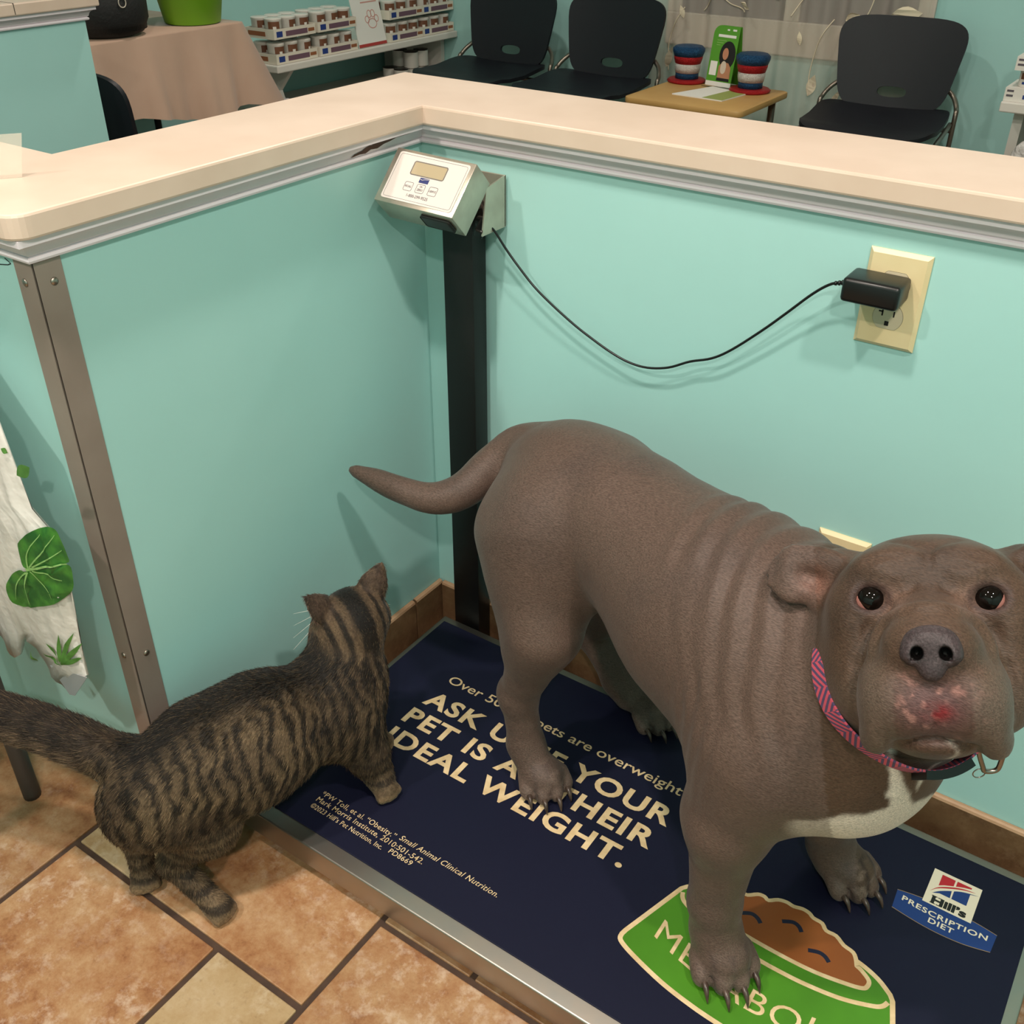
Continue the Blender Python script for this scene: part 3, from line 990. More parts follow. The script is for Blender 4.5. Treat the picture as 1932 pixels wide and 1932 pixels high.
def relax(V, F, it=3, lam=.5):
    e = vert_adj(V, F)
    cnt = np.bincount(e[:, 0], minlength=len(V))[:, None]
    for k in range(it):
        for l in (lam, -lam * 1.03):
            S = np.stack([np.bincount(e[:, 0], V[e[:, 1], a], len(V)) for a in range(3)], 1)
            V = V + l * (S / np.maximum(cnt, 1) - V)
    return V

def vnormals(V, F):
    n = np.cross(V[F[:, 2]] - V[F[:, 0]], V[F[:, 3]] - V[F[:, 1]])
    N = np.zeros_like(V)
    for k in range(4):
        for a in range(3):
            N[:, a] += np.bincount(F[:, k], n[:, a], len(V))
    return N / (np.linalg.norm(N, axis=1)[:, None] + 1e-12)

def sstep(a, b, x):
    t = np.clip((x - a) / (b - a), 0, 1)
    return t * t * (3 - 2 * t)

def vnoise(P, scale, seed=0, octv=3):
    """smooth value noise in numpy, 0..1"""
    out = 0; amp = 1; tot = 0
    P = np.asarray(P) * scale
    for o in range(octv):
        i = np.floor(P).astype(np.int64); f = P - i
        f = f * f * (3 - 2 * f)
        def hsh(a):
            n = (a[..., 0] * 73856093) ^ (a[..., 1] * 19349663) ^ (a[..., 2] * 83492791) ^ (seed * 2654435 + o * 97)
            n = (n ^ (n >> 13)) * 1274126177
            return ((n ^ (n >> 16)) & 0xffff) / 65535.0
        v = 0
        for a in (0, 1):
            for b in (0, 1):
                for c in (0, 1):
                    wgt = (f[..., 0] if a else 1 - f[..., 0]) * (f[..., 1] if b else 1 - f[..., 1]) * (f[..., 2] if c else 1 - f[..., 2])
                    v = v + wgt * hsh(i + np.array([a, b, c]))
        out = out + amp * v; tot += amp; amp *= .5; P = P * 2.03
    return out / tot

def np_mesh(name, V, F, material, parent=None, cols=None, smooth=True):
    me = bpy.data.meshes.new(name)
    me.from_pydata(V.tolist(), [], F.tolist())
    if cols is not None:
        at_ = me.color_attributes.new('coat', 'FLOAT_COLOR', 'POINT')
        at_.data.foreach_set('color', np.concatenate([cols, np.ones((len(cols), 1))], 1).astype(np.float32).ravel())
    return link(name, me, material, parent, smooth=smooth)

def mixc(a, b, t):
    return a * (1 - t[:, None]) + np.array(b)[None] * t[:, None]

def L3(r, g, b): return np.array(rgb(r, g, b)[:3])
# ================================================================== dog
DR = np.array([.447, -.195, 0.0]); DA = np.array([.941, -.339, 0.0]); DA /= np.linalg.norm(DA)
DB = np.array([DA[1], -DA[0], 0.0])          # towards the dog's right (the viewer)
def dw(s, t, z): return DR + DA * s + DB * t + np.array([0, 0, z])
DM = np.stack([DA, DB, np.array([0, 0, 1.0])], 1)
GZ = ZM                                     # top of the mat
D = Field((-.02, -.62, .05), (1.06, .02, .78), .0036)
E_ = lambda s, t, z, r, k=.03, M=DM, **kw: D.ell(dw(s, t, z), r, k, M, **kw)
Lm = lambda a, b, ra, rb, k=.02: D.limb(dw(*a), dw(*b), ra, rb, k)
# trunk
E_(-.080, 0, .490, (.112, .094, .102), .04)
E_(.040, 0, .505, (.165, .095, .098), .05)
E_(.205, 0, .470, (.160, .122, .136), .05)
E_(.315, 0, .440, (.125, .120, .140), .05)
E_(.400, .0, .436, (.090, .105, .108), .04)
E_(.245, 0, .530, (.10, .075, .065), .05)
E_(-.02, 0, .445, (.10, .065, .06), .05)
# hind legs
for sg, P in ((1, dict(hip=(-.058, .062, .470), knee=(-.008, .096, .352), hock=(-.050, .108, .215), pas=(-.036, .104, .128))),
              (-1, dict(hip=(-.075, -.065, .465), knee=(-.055, -.092, .320), hock=(-.145, -.106, .165), pas=(-.075, -.110, .108)))):
    E_(-.050, sg * .058, .455, (.080, .058, .105), .035)
    Lm(P['hip'], P['knee'], .076, .047, .04)
    Lm((P['hip'][0] - .040, P['hip'][1] + sg * .012, P['hip'][2] - .02), ((P['knee'][0] + P['hock'][0]) / 2 - .010, P['knee'][1] + sg * .004, (P['knee'][2] + P['hock'][2]) / 2 + .03), .055, .034, .04)
    Lm(P['knee'], P['hock'], .044, .0265, .025)
    Lm((P['hock'][0] - .010, P['hock'][1], P['hock'][2] + .004), P['hock'], .020, .0225, .015)
    Lm(P['hock'], P['pas'], .0255, .0250, .015)
    Lm(P['pas'], (P['pas'][0] + .026, P['pas'][1], GZ + .032), .0255, .026, .015)
# front legs
for sg, P in ((1, dict(sh=(.345, .078, .420), el=(.328, .092, .305), wr=(.332, .095, .165), pas=(.340, .094, .120))),
              (-1, dict(sh=(.350, -.080, .420), el=(.330, -.094, .300), wr=(.328, -.112, .160), pas=(.336, -.124, .115)))):
    E_(.335, sg * .072, .420, (.080, .056, .112), .035)
    Lm(P['sh'], P['el'], .064, .048, .035)
    Lm((P['el'][0] - .018, P['el'][1], P['el'][2] + .006), P['el'], .030, .042, .02)
    Lm(P['el'], P['wr'], .0445, .0300, .025)
    Lm(P['wr'], P['pas'], .0300, .0290, .015)
    Lm(P['pas'], (P['pas'][0] + .012, P['pas'][1], GZ + .034), .0295, .030, .015)
# paws: four toes each, claws added as separate pieces
CLAWS = []
PAWS = []
def paw(s, t, ang, size=1.0, dew=False):
    ca, sa = math.cos(ang), math.sin(ang)
    fwd = np.array([ca, sa]); lat = np.array([-sa, ca])
    def pp(f, l, z):
        q = fwd * f + lat * l
        return dw(s + q[0] * size, t + q[1] * size, GZ + z * size)
    PAWS.append((s, t, fwd, lat, size))
    D.ell(pp(-.006, 0, .026), np.array((.034, .034, .026)) * size, .012, DM)
    D.ell(pp(.010, 0, .034), np.array((.026, .026, .020)) * size, .015, DM)
    for l, f0, f1, r in ((-.030, -.002, .018, .0132), (-.0108, .008, .033, .0142), (.0108, .008, .033, .0142), (.030, -.002, .018, .0132)):
        D.limb(pp(f0, l * .95, .026), pp(f1 - .005, l * 1.02, .0190), r * 1.0 * size, r * size * 1.02, .0042)
        D.ell(pp(f1, l * 1.03, .0135), np.array((.0120, .0118, .0128)) * size, .004, DM)
        CLAWS.append((pp(f1 + .004, l * 1.05, .0170), pp(f1 + .0185, l * 1.09, .0150), pp(f1 + .0270, l * 1.10, .0022)))
    for gl, z0_ in ((-.0215, .036), (0, .042), (.0215, .036)):
        D.limb(pp(.004, gl * .95, z0_), pp(.030, gl * 1.05, .020), .0012 * size, .0022 * size, .004, sub=True)
        D.limb(pp(.030, gl * 1.05, .020), pp(.040, gl * 1.08, .004), .0022 * size, .0030 * size, .004, sub=True)
paw(.000, .098, .35, .90)
paw(-.008, -.122, .10, .88)
paw(.356, .095, .42, 1.0)
paw(.364, -.132, .15, .95)
# tail
tail = [(-.140, 0, .535), (-.185, .012, .520), (-.203, .050, .492), (-.208, .090, .468), (-.232, .125, .455), (-.278, .152, .4565), (-.318, .173, .463), (-.350, .190, .468)]
tail = smooth2(tail, 4)
tr = np.interp(np.linspace(0, 1, len(tail)), [0, .2, .5, .8, 1], [.034, .025, .0195, .0130, .0030])
for i in range(len(tail) - 1):
    D.limb(dw(*tail[i]), dw(*tail[i + 1]), tr[i], tr[i + 1], .012)
# neck
HC = np.array([.8695, -.3680, .6290])       # head centre
camp = np.array([.9634, -1.1759, 1.2205])
hw = camp - HC; hw /= np.linalg.norm(hw)    # the dog looks up at the person standing before it
hr = np.array([.8256, .5642, 0.0]); hr = hr - hw * (hr @ hw); hr /= np.linalg.norm(hr)  # head tilted a little to its right
hu = np.cross(hw, hr)
tl = .0
HM = np.stack([hr, hu, hw], 1)
def hd(x, y, w): return HC + hr * x + hu * y + hw * w
nk0, nk1 = dw(.285, 0, .500), hd(0, -.020, -.055)
D.limb(nk0 - np.array([0, 0, .012]), nk1, .100, .074, .05)
D.limb(dw(.34, 0, .43), hd(0, -.050, -.05), .095, .060, .05)

H = lambda x, y, w_, r, k=.02, rot=None, **kw: D.ell(hd(x, y, w_), r, k, HM if rot is None else HM @ rot, **kw)
def rotz(a): return np.array([[math.cos(a), -math.sin(a), 0], [math.sin(a), math.cos(a), 0], [0, 0, 1.0]])
def rotx(a): return np.array([[1.0, 0, 0], [0, math.cos(a), -math.sin(a)], [0, math.sin(a), math.cos(a)]])
def roty(a): return np.array([[math.cos(a), 0, math.sin(a)], [0, 1.0, 0], [-math.sin(a), 0, math.cos(a)]])
# skull and cheeks
def surfw(x, y, w0=.15):
    ws = np.linspace(w0, -.08, 461)
    val = D.sample(hd(x, y, 0)[None] + hw[None] * ws[:, None])
    return ws[int(np.argmax(val < 0))]
H(0, .024, -.030, (.078, .058, .075), .03)
H(0, .052, -.005, (.060, .030, .045), .03)
for sg in (-1, 1):
    H(sg * .054, -.010, -.020, (.040, .062, .055), .03)
    H(sg * .052, -.045, -.005, (.032, .042, .045), .03)
    H(sg * .034, .055, .026, (.030, .016, .020), .02)          # brow
    H(sg * .064, .018, .018, (.020, .030, .022), .02)          # cheek bone
# muzzle: square and deep, drooping lips
H(0, -.020, .045, (.046, .038, .055), .020)
H(0, .010, .040, (.026, .022, .044), .018)                     # bridge
H(0, -.012, .082, (.037, .026, .024), .012)
for sg in (-1, 1):
    H(sg * .026, -.054, .060, (.031, .038, .036), .010)        # upper lips
    H(sg * .045, -.064, .044, (.017, .042, .036), .010)        # flews
    H(sg * .050, -.092, .038, (.011, .014, .020), .008)
H(0, -.060, .066, (.022, .028, .027), .010)
H(0, -.094, .036, (.034, .014, .036), .006)                    # chin
H(0, -.088, .005, (.042, .020, .036), .02)
# fold of skin over the bridge
fb = [(-.046, -.020), (-.040, -.002), (-.026, .012), (0, .018), (.026, .012), (.040, -.002), (.046, -.020)]
fb = smooth2(fb, 3)
fbw = [surfw(*p) for p in fb]
for i in range(len(fb) - 1):
    D.limb(hd(*fb[i], fbw[i] - .0026), hd(*fb[i + 1], fbw[i + 1] - .0026), .0042, .0042, .008)
# creases beside the muzzle
for sg in (-1, 1):
    for (xa, ya, xb, yb) in ((.034, .020, .050, .000), (.050, .000, .060, -.030), (.060, -.030, .064, -.066)):
        D.limb(hd(sg * xa, ya, surfw(sg * xa, ya) + .0012), hd(sg * xb, yb, surfw(sg * xb, yb) + .0012), .0030, .0030, .008, sub=True)
for sg in (-1, 1):
    H(sg * .0108, -.0185, .106, (.0062, .0070, .016), .003, sub=True)       # nostrils
# lip cleft and mouth line
for (xa, ya, xb, yb, r_) in ((0, -.042, 0, -.062, .0008), (0, -.062, 0, -.084, .0009), (-.030, -.0950, 0, -.0880, .0014), (.030, -.0950, 0, -.0880, .0014)):
    D.limb(hd(xa, ya, surfw(xa, ya) + .0006), hd(xb, yb, surfw(xb, yb) + .0006), r_, r_, .005, sub=True)
# eyes: lids around a shallow socket
EYES = []
for sg in (-1, 1):
    ex, ey = sg * .0482, .0282
    ew = surfw(ex, ey)
    D.ell(hd(ex, ey, ew + .001), (.0150, .0125, .0085), .006, HM, sub=True)
    lid = []
    for k_ in range(17):
        a_ = 2 * PI * k_ / 16
        lx, ly = ex + .0158 * math.cos(a_), ey + .0132 * math.sin(a_) - .0012 * sg * math.cos(a_)
        lid.append((lx, ly, surfw(lx, ly)))
    for k_ in range(16):
        up_ = 1.0 if k_ < 8 else .75
        D.limb(hd(lid[k_][0], lid[k_][1], lid[k_][2] - .0005), hd(lid[k_ + 1][0], lid[k_ + 1][1], lid[k_ + 1][2] - .0005), .0030 * up_, .0030 * up_, .004)
    EYES.append((ex, ey, ew - .0088))
# forehead furrows
for (xa, ya, xb, yb, r_) in ((0, .074, .001, .052, .0012), (.006, .074, .026, .080, .0010), (-.006, .074, -.026, .080, .0010), (.020, .066, .050, .062, .0008), (-.020, .066, -.050, .062, .0008), (.010, .060, .034, .054, .0010), (-.010, .060, -.034, .054, .0010), (.012, .050, .014, .034, .0009), (-.012, .050, -.014, .034, .0009)):
    D.limb(hd(xa, ya, surfw(xa, ya) + .0004), hd(xb, yb, surfw(xb, yb) + .0004), r_, r_, .008, sub=True)
# ears: folded back, flap to the side
for sg in (-1, 1):
    H(sg * .080, .064, -.030, (.022, .015, .014), .014)
    H(sg * .104, .066, -0.020, (.034, .016, .0075), .010, rotz(sg * .10) @ roty(sg * .30))
    H(sg * .124, .053, -0.024, (.025, .025, .0055), .010, rotz(sg * .55) @ roty(sg * .25))
    H(sg * .110, .046, -0.024, (.030, .020, .0050), .008)
    H(sg * .094, .036, -.022, (.011, .020, .012), .008, rotz(sg * .35))
    H(sg * .107, .050, -0.010, (.016, .010, .012), .006, rotz(sg * .35), sub=True)
V, F = D.mesh()
V = relax(V, F, 4)
N = vnormals(V, F)
# coordinates in the dog's and the head's frames
q = V - DR
S, T, Z = q @ DA, q @ DB, V[:, 2]
hq = V - HC
hx, hy, hww = hq @ hr, hq @ hu, hq @ hw
# skin folds across shoulder and neck
nkd = (nk1 - nk0) / np.linalg.norm(nk1 - nk0)
al = (V - nk0) @ nkd
fold = np.sin(2 * PI * (al / .030 + 1.9 * vnoise(V, 6, 3, 2) + .6 * Z)); fold = np.where(fold < 0, -np.abs(fold) ** 1.6, fold)
mask = sstep(-.10, -.03, al) * (1 - sstep(.06, .11, al)) * sstep(.40, .50, Z)
V = V + N * (fold * mask * .0024 * sstep(.3, .62, vnoise(V, 11, 77, 2)))[:, None]
fold2 = np.sin(2 * PI * (S / .020 + 1.2 * vnoise(V, 9, 5, 2)))
mask2 = np.exp(-((S - .30) / .05) ** 2) * np.exp(-((Z - .44) / .08) ** 2) * .5
V = V + N * (fold2 * mask2 * .0016)[:, None]
V = V + N * ((vnoise(V, 35, 9, 2) - .5) * .0012)[:, None]
V[:, 2] = np.maximum(V[:, 2], ZM + .0003)
# coat colours
base = np.tile(L3(78, 59, 47), (len(V), 1))
n1 = vnoise(V, 14, 21, 4)
base = mixc(base, L3(57, 44, 37), sstep(.45, .75, n1) * .8)
base = mixc(base, L3(82, 66, 53), sstep(.25, .0, Z - .25) * .5)
und = np.exp(-((hx / .018) ** 2 + ((hy + .018) / .013) ** 2) * 1.5) * (hww > .07)
base = mixc(base, L3(10, 8, 8), np.clip(und * 1.6, 0, 1))  # shade of the nostril hollows painted into the colour behind the nose
# belly
bel = sstep(.10, .02, np.abs(T) - .02) * sstep(.40, .345, Z) * sstep(-.10, -.02, S) * sstep(.17, .09, S) * sstep(.2, .6, -N[:, 2] + .2)
base = mixc(base, L3(150, 108, 98), np.clip(bel, 0, 1))
# chest blaze
nz_ = vnoise(V, 70, 31, 2) - .5
strip = sstep(.003, -.003, np.abs(T - .046 - .35 * (Z - .46)) - np.interp(Z, [.40, .44, .48, .505], [.02, .010, .007, .0]) - .010 * nz_)
strip2 = sstep(.003, -.003, np.abs(T - .026) - np.interp(Z, [.46, .485, .50], [.0, .004, .0]) - .006 * nz_) * (Z > .455) * (Z < .505)
pool = sstep(.004, -.004, Z - np.interp(T, [-.05, -.01, .02, .05, .085, .10], [.40, .425, .434, .437, .424, .40]) - .012 * nz_) * sstep(.105, .095, np.abs(T - .01)) * sstep(.30, .33, Z)
blaze = np.clip(strip + strip2 + pool, 0, 1) * sstep(.405, .425, S) * (hy < -.09)
base = mixc(base, L3(214, 200, 188), blaze)
# paws
pz = sstep(GZ + .045, GZ + .018, Z)
base = mixc(base, L3(118, 98, 88), pz * .55)
base = mixc(base, L3(74, 56, 50), pz * sstep(.5, .7, vnoise(V, 45, 41, 2)) * .8)
for (ps, pt_, fwd_, lat_, sz_) in PAWS:
    pf = ((S - ps) * fwd_[0] + (T - pt_) * fwd_[1]) / sz_
    pl = ((S - ps) * lat_[0] + (T - pt_) * lat_[1]) / sz_
    near_ = (np.abs(pl) < .055) & (pf > -.01) & (pf < .06) & (Z < GZ + .055)
    cr_ = (np.exp(-((np.abs(pl) - .0215) / .0035) ** 2) + np.exp(-(pl / .0035) ** 2)) * sstep(-.004, .010, pf)
    base = mixc(base, L3(38, 27, 24), np.clip(cr_, 0, 1) * near_ * .8)  # shade in the gaps between the toes, painted into the coat colour
    base = mixc(base, L3(46, 33, 29), np.exp(-((pf - .008) / .010) ** 2 - (pl / .020) ** 2) * near_ * .7)
    base = mixc(base, L3(132, 112, 100), near_ * sstep(.55, .75, vnoise(V, 110, 87, 2)) * sstep(.012, .026, pf) * .5)
# face
face = sstep(-.03, .02, hww)
for sg in (-1, 1):
    gm = np.exp(-(((hx - sg * .046) / .014) ** 2 + ((hy + .050) / .040) ** 2)) * sstep(.02, .05, hww)
    base = mixc(base, L3(98, 84, 73), gm * .6)
brow = np.exp(-((hx / .05) ** 2 + ((hy - .048) / .02) ** 2)) * face
base = mixc(base, L3(66, 51, 43), brow * .5)
muz = np.exp(-((hx / .030) ** 2 + ((hy + .064) / .028) ** 2)) * face * sstep(.05, .08, hww)
base = mixc(base, L3(88, 62, 62), np.clip(muz * 1.2, 0, .85))
spots = sstep(.62, .70, vnoise(V, 170, 51, 2)) * np.clip(muz * 1.6, 0, 1)
base = mixc(base, L3(146, 104, 96), spots * .8)
sore = np.exp(-(((hx - .003) / .012) ** 2 + ((hy + .0660) / .0075) ** 2) * 1.4) * face * (hww > .06) * sstep(.25, .6, vnoise(V, 90, 57, 2) + .12)
base = mixc(base, L3(108, 28, 32), np.clip(sore * 1.4, 0, 1))
for sg in (-1, 1):
    ep = np.exp(-(((hx - sg * .0335) / .013) ** 2 + ((hy - .026) / .013) ** 2)) * face
    base = mixc(base, L3(150, 118, 104), ep * .55)
    er = np.exp(-((np.sqrt((hx - sg * .0478) ** 2 + (1.3 * (hy - .028)) ** 2) - .015) / .004) ** 2) * face
    base = mixc(base, L3(62, 44, 42), er * .8)
    ring = np.exp(-(((hx - sg * .103) / .016) ** 2 + ((hy - .044) / .017) ** 2) * 1.1) * (hww > -.04)
    base = mixc(base, L3(124, 88, 76), np.clip(ring * 1.1, 0, .9))
    fl = (sg * hx > .10) & (hww < -.01)
    base = mixc(base, L3(104, 86, 80), fl * .5)
base = mixc(base, L3(98, 85, 76), sstep(.03, .06, -hy) * face * (np.abs(hx) > .03) * .4)

def coat_mat(name, rough, bscale, bstr, stretch, sheen=.08):
    m = bpy.data.materials.new(name)
    m.use_nodes = True
    nt = m.node_tree
    b = nt.nodes['Principled BSDF']
    a = nt.nodes.new('ShaderNodeVertexColor'); a.layer_name = 'coat'
    tc = nt.nodes.new('ShaderNodeTexCoord')
    mp = nt.nodes.new('ShaderNodeMapping'); mp.inputs['Rotation'].default_value = (0, .25, -.35); mp.inputs['Scale'].default_value = stretch
    n = nt.nodes.new('ShaderNodeTexNoise'); n.inputs['Scale'].default_value = bscale; n.inputs['Detail'].default_value = 4
    nt.links.new(tc.outputs['Object'], mp.inputs['Vector']); nt.links.new(mp.outputs['Vector'], n.inputs['Vector'])
    mr = nt.nodes.new('ShaderNodeMapRange'); mr.inputs['From Min'].default_value = .3; mr.inputs['From Max'].default_value = .7
    mr.inputs['To Min'].default_value = .62; mr.inputs['To Max'].default_value = 1.32
    nt.links.new(n.outputs['Fac'], mr.inputs['Value'])
    vm = nt.nodes.new('ShaderNodeVectorMath'); vm.operation = 'SCALE'
    nt.links.new(a.outputs['Color'], vm.inputs[0]); nt.links.new(mr.outputs['Result'], vm.inputs['Scale'])
    nt.links.new(vm.outputs[0], b.inputs['Base Color'])
    bp = nt.nodes.new('ShaderNodeBump'); bp.inputs['Strength'].default_value = bstr; bp.inputs['Distance'].default_value = .001
    nt.links.new(n.outputs['Fac'], bp.inputs['Height']); nt.links.new(bp.outputs['Normal'], b.inputs['Normal'])
    b.inputs['Roughness'].default_value = rough
    b.inputs['Sheen Weight'].default_value = sheen
    b.inputs['Sheen Roughness'].default_value = .4
    b.inputs['Specular IOR Level'].default_value = .25
    return m

dog = thing('dog', 'stocky grey-brown short-haired dog standing on the scale mat looking up', 'dog', tuple(dw(.18, 0, GZ)))
np_mesh('body', V, F, coat_mat('dog_coat', .46, 260, .6, (1, 3.0, 3.0)), dog, base)
M_CLAW = mat('dark_claw', rgb(52, 40, 35), rough=.3, noise=(120, rgb(88, 70, 60), .2))
for a, b_, c3 in CLAWS:
    MB().tube(smooth2([tuple(a), tuple(b_), tuple(c3)], 4), [.0044, .0043, .0041, .0038, .0034, .0028, .0021, .0013, .0005], 8).build('claw', M_CLAW, dog, smooth=True)
# eyes
M_EYE = mat('dark_eye', rgb(14, 9, 7), rough=.04, spec=.3, coat=.0)
M_IRIS = mat('brown_iris', rgb(58, 34, 20), rough=.1, coat=1.0)
M_LID = mat('pink_eyelid', rgb(146, 96, 88), rough=.3)
def hball(x, y, w_, r, name, m_, sx=1, sy=1, sz=1, seg=24):
    me_b = MB()
    t_ = bmesh.new(); bmesh.ops.create_uvsphere(t_, u_segments=seg, v_segments=seg // 2, radius=1.0)
    R4 = Matrix.Identity(4)
    for i_ in range(3):
        R4[i_][0], R4[i_][1], R4[i_][2], R4[i_][3] = hr[i_] * r * sx, hu[i_] * r * sy, hw[i_] * r * sz, float(hd(x, y, w_)[i_])
    me_b.merge(t_, R4)
    return me_b.build(name, m_, dog, smooth=True)
for sg in (-1, 1):
    ex, ey, ew = EYES[0 if sg < 0 else 1]
    hball(ex, ey, ew, .0136, 'eye', M_EYE)
    hball(ex + sg * .0036, ey - .0022, ew - .0010, .0122, 'eye_white', M_LID)
# nose
nf = Field(HC - .16, HC + .16, .0016)
nf.ell(hd(0, -.010, .098), (.0225, .0150, .0120), .004, HM)
for sg in (-1, 1):
    nf.ell(hd(sg * .0145, -.0185, .0985), (.0100, .0105, .0115), .005, HM)
nf.ell(hd(0, -.0260, .099), (.0120, .0150, .0090), .005, HM)
for sg in (-1, 1):
    nf.ell(hd(sg * .0108, -.0185, .1100), (.0046, .0056, .0120), .002, HM @ rotz(sg * .35), sub=True)
    nf.limb(hd(sg * .0125, -.0225, .1080), hd(sg * .0200, -.0245, .1000), .0014, .0014, .002, sub=True)
nf.limb(hd(0, -.016, .1130), hd(0, -.036, .1080), .0006, .0006, .002, sub=True)
nv, nfc = nf.mesh(); nv = relax(nv, nfc, 2)
nc = np.tile(L3(64, 54, 56), (len(nv), 1))
for sg in (-1, 1):
    nq = nv - hd(sg * .0108, -.0185, .104)
    nc = mixc(nc, L3(8, 6, 6), sstep(1.25, .95, np.sqrt((nq @ hr / .0050) ** 2 + (nq @ hu / .0060) ** 2)))  # nostrils coloured near black, painted shade inside the openings
np_mesh('nose', nv, nfc, coat_mat('grey_nose_leather', .4, 500, .6, (1, 1, 1), 0), dog, nc)
# collar fitted to the neck
M_COLLAR = bpy.data.materials.new('pink_blue_webbing'); M_COLLAR.use_nodes = True
_nt = M_COLLAR.node_tree; _b = _nt.nodes['Principled BSDF']; _b.inputs['Roughness'].default_value = .7
_uv = _nt.nodes.new('ShaderNodeUVMap'); _sep = _nt.nodes.new('ShaderNodeSeparateXYZ'); _nt.links.new(_uv.outputs['UV'], _sep.inputs[0])
def _m(op, a, b=None):
    n_ = _nt.nodes.new('ShaderNodeMath'); n_.operation = op
    for k_, v_ in enumerate((a, b)):
        if v_ is None: continue
        if isinstance(v_, (int, float)): n_.inputs[k_].default_value = v_
        else: _nt.links.new(v_, n_.inputs[k_])
    return n_.outputs[0]
_sgn = _m('SUBTRACT', _m('MULTIPLY', _m('GREATER_THAN', _m('FRACT', _m('MULTIPLY', _sep.outputs[0], 14.0)), .5), 2.0), 1.0)
_st = _m('FRACT', _m('ADD', _m('MULTIPLY', _sep.outputs[0], 90.0), _m('MULTIPLY', _m('MULTIPLY', _sep.outputs[1], 2.2), _sgn)))
_mx = _nt.nodes.new('ShaderNodeMix'); _mx.data_type = 'RGBA'
_nt.links.new(_m('GREATER_THAN', _st, .5), _mx.inputs['Factor'])
_mx.inputs['A'].default_value = rgb(206, 84, 104); _mx.inputs['B'].default_value = rgb(84, 70, 104)
_nt.links.new(_mx.outputs['Result'], _b.inputs['Base Color'])
col_c = hd(-.012, -.052, -.062); col_n = hd(0, -.008, .03) - dw(.30, 0, .455); col_n /= np.linalg.norm(col_n)
cu_ = np.cross(col_n, np.array([0, 0, 1.0])); cu_ /= np.linalg.norm(cu_); cv_ = np.cross(cu_, col_n)
ring_o, ncol = [], 96
rs = np.linspace(.03, .17, 240)
prevr = None
rad_ = []
for i_ in range(ncol):
    a = 2 * PI * i_ / ncol
    d_ = cu_ * math.cos(a) + cv_ * math.sin(a)
    val = D.sample(col_c[None] + d_[None] * rs[:, None])
    out_i = np.argmax(val > 0) if (val > 0).any() else len(rs) - 1
    rad_.append(rs[out_i])
rad_ = np.array(rad_); rad_ = np.minimum(rad_, np.median(rad_) * 1.16)
rad_ = np.convolve(np.concatenate([rad_[-6:], rad_, rad_[:6]]), np.ones(13) / 13, 'valid') + .0035
cw = .0105
cv_list, uv_list = [], []
for i_ in range(ncol + 1):
    a = 2 * PI * (i_ % ncol) / ncol
    d_ = cu_ * math.cos(a) + cv_ * math.sin(a)
    for off, rr in ((-cw, 0), (cw, 0), (cw, .0022), (-cw, .0022)):
        cv_list.append(tuple(col_c + col_n * off + d_ * (rad_[i_ % ncol] + rr)))
        uv_list.append((i_ / ncol, (off + cw) / (2 * cw)))
cf = [(i_ * 4 + j_, i_ * 4 + (j_ + 1) % 4, i_ * 4 + 4 + (j_ + 1) % 4, i_ * 4 + 4 + j_) for i_ in range(ncol) for j_ in range(4)]
cme = bpy.data.meshes.new('collar'); cme.from_pydata(cv_list, [], cf)
uvl = cme.uv_layers.new(name='UVMap')
for lp in cme.loops: uvl.data[lp.index].uv = uv_list[lp.vertex_index]
collar = link('collar', cme, M_COLLAR, dog, smooth=False)
collar['label'] = 'pink and dark blue patterned dog collar'

# dark buckle under the chin and the leash clip
th = [2 * PI * k_ / 96 for k_ in range(96)]
ringp = [col_c + (cu_ * math.cos(a) + cv_ * math.sin(a)) * (rad_[k_] + .0030) for k_, a in enumerate(th)]
def pxy(P):
    v_ = np.array(P) - camp
    return v_ @ np.array(tuple(rt2)) / (v_ @ np.array(tuple(fw))), v_ @ np.array(tuple(up2)) / (v_ @ np.array(tuple(fw)))
lowest = int(np.argmin([p[2] for p in ringp]))
bp_ = [ringp[(lowest + k_) % 96] for k_ in range(-5, 6)]
bb = MB()
for k_ in range(10):
    a_, b_ = bp_[k_], bp_[k_ + 1]
    o1 = (a_ - col_c) / np.linalg.norm(a_ - col_c) * .006
    o2 = (b_ - col_c) / np.linalg.norm(b_ - col_c) * .006
    w_ = col_n * .0115
    bb.add([tuple(a_ - w_ - o1 * .4), tuple(b_ - w_ - o2 * .4), tuple(b_ + w_ - o2 * .4), tuple(a_ + w_ - o1 * .4), tuple(a_ - w_ + o1), tuple(b_ - w_ + o2), tuple(b_ + w_ + o2), tuple(a_ + w_ + o1)],
           [(0, 1, 2, 3), (7, 6, 5, 4), (0, 4, 5, 1), (2, 6, 7, 3)] + ([(0, 3, 7, 4)] if k_ == 0 else []) + ([(1, 5, 6, 2)] if k_ == 9 else []))
bmesh.ops.remove_doubles(bb.bm, verts=bb.bm.verts[:], dist=.0002)
bb.build('buckle', M_BLACKPL, collar, smooth=False)
M_CLIP = mat('clip_steel', rgb(150, 140, 132), rough=.3, metal=1.0)
side = ringp[(lowest + 10) % 96] if pxy(ringp[(lowest + 10) % 96])[0] > pxy(ringp[(lowest - 10) % 96])[0] else ringp[(lowest - 10) % 96]
cl0 = side + np.array([0, 0, -.002])
lx = np.array(tuple(rt2)); dz = np.array([0, 0, -1.0])
clp = smooth2([tuple(cl0), tuple(cl0 + lx * .002 + dz * .012), tuple(cl0 + lx * .010 + dz * .030), tuple(cl0 + lx * .014 + dz * .037), tuple(cl0 + lx * .024 + dz * .036), tuple(cl0 + lx * .0265 + dz * .028), tuple(cl0 + lx * .0245 + dz * .006), tuple(cl0 + lx * .017 - dz * .003), tuple(cl0 + lx * .006 - dz * .003), tuple(cl0)], 5)
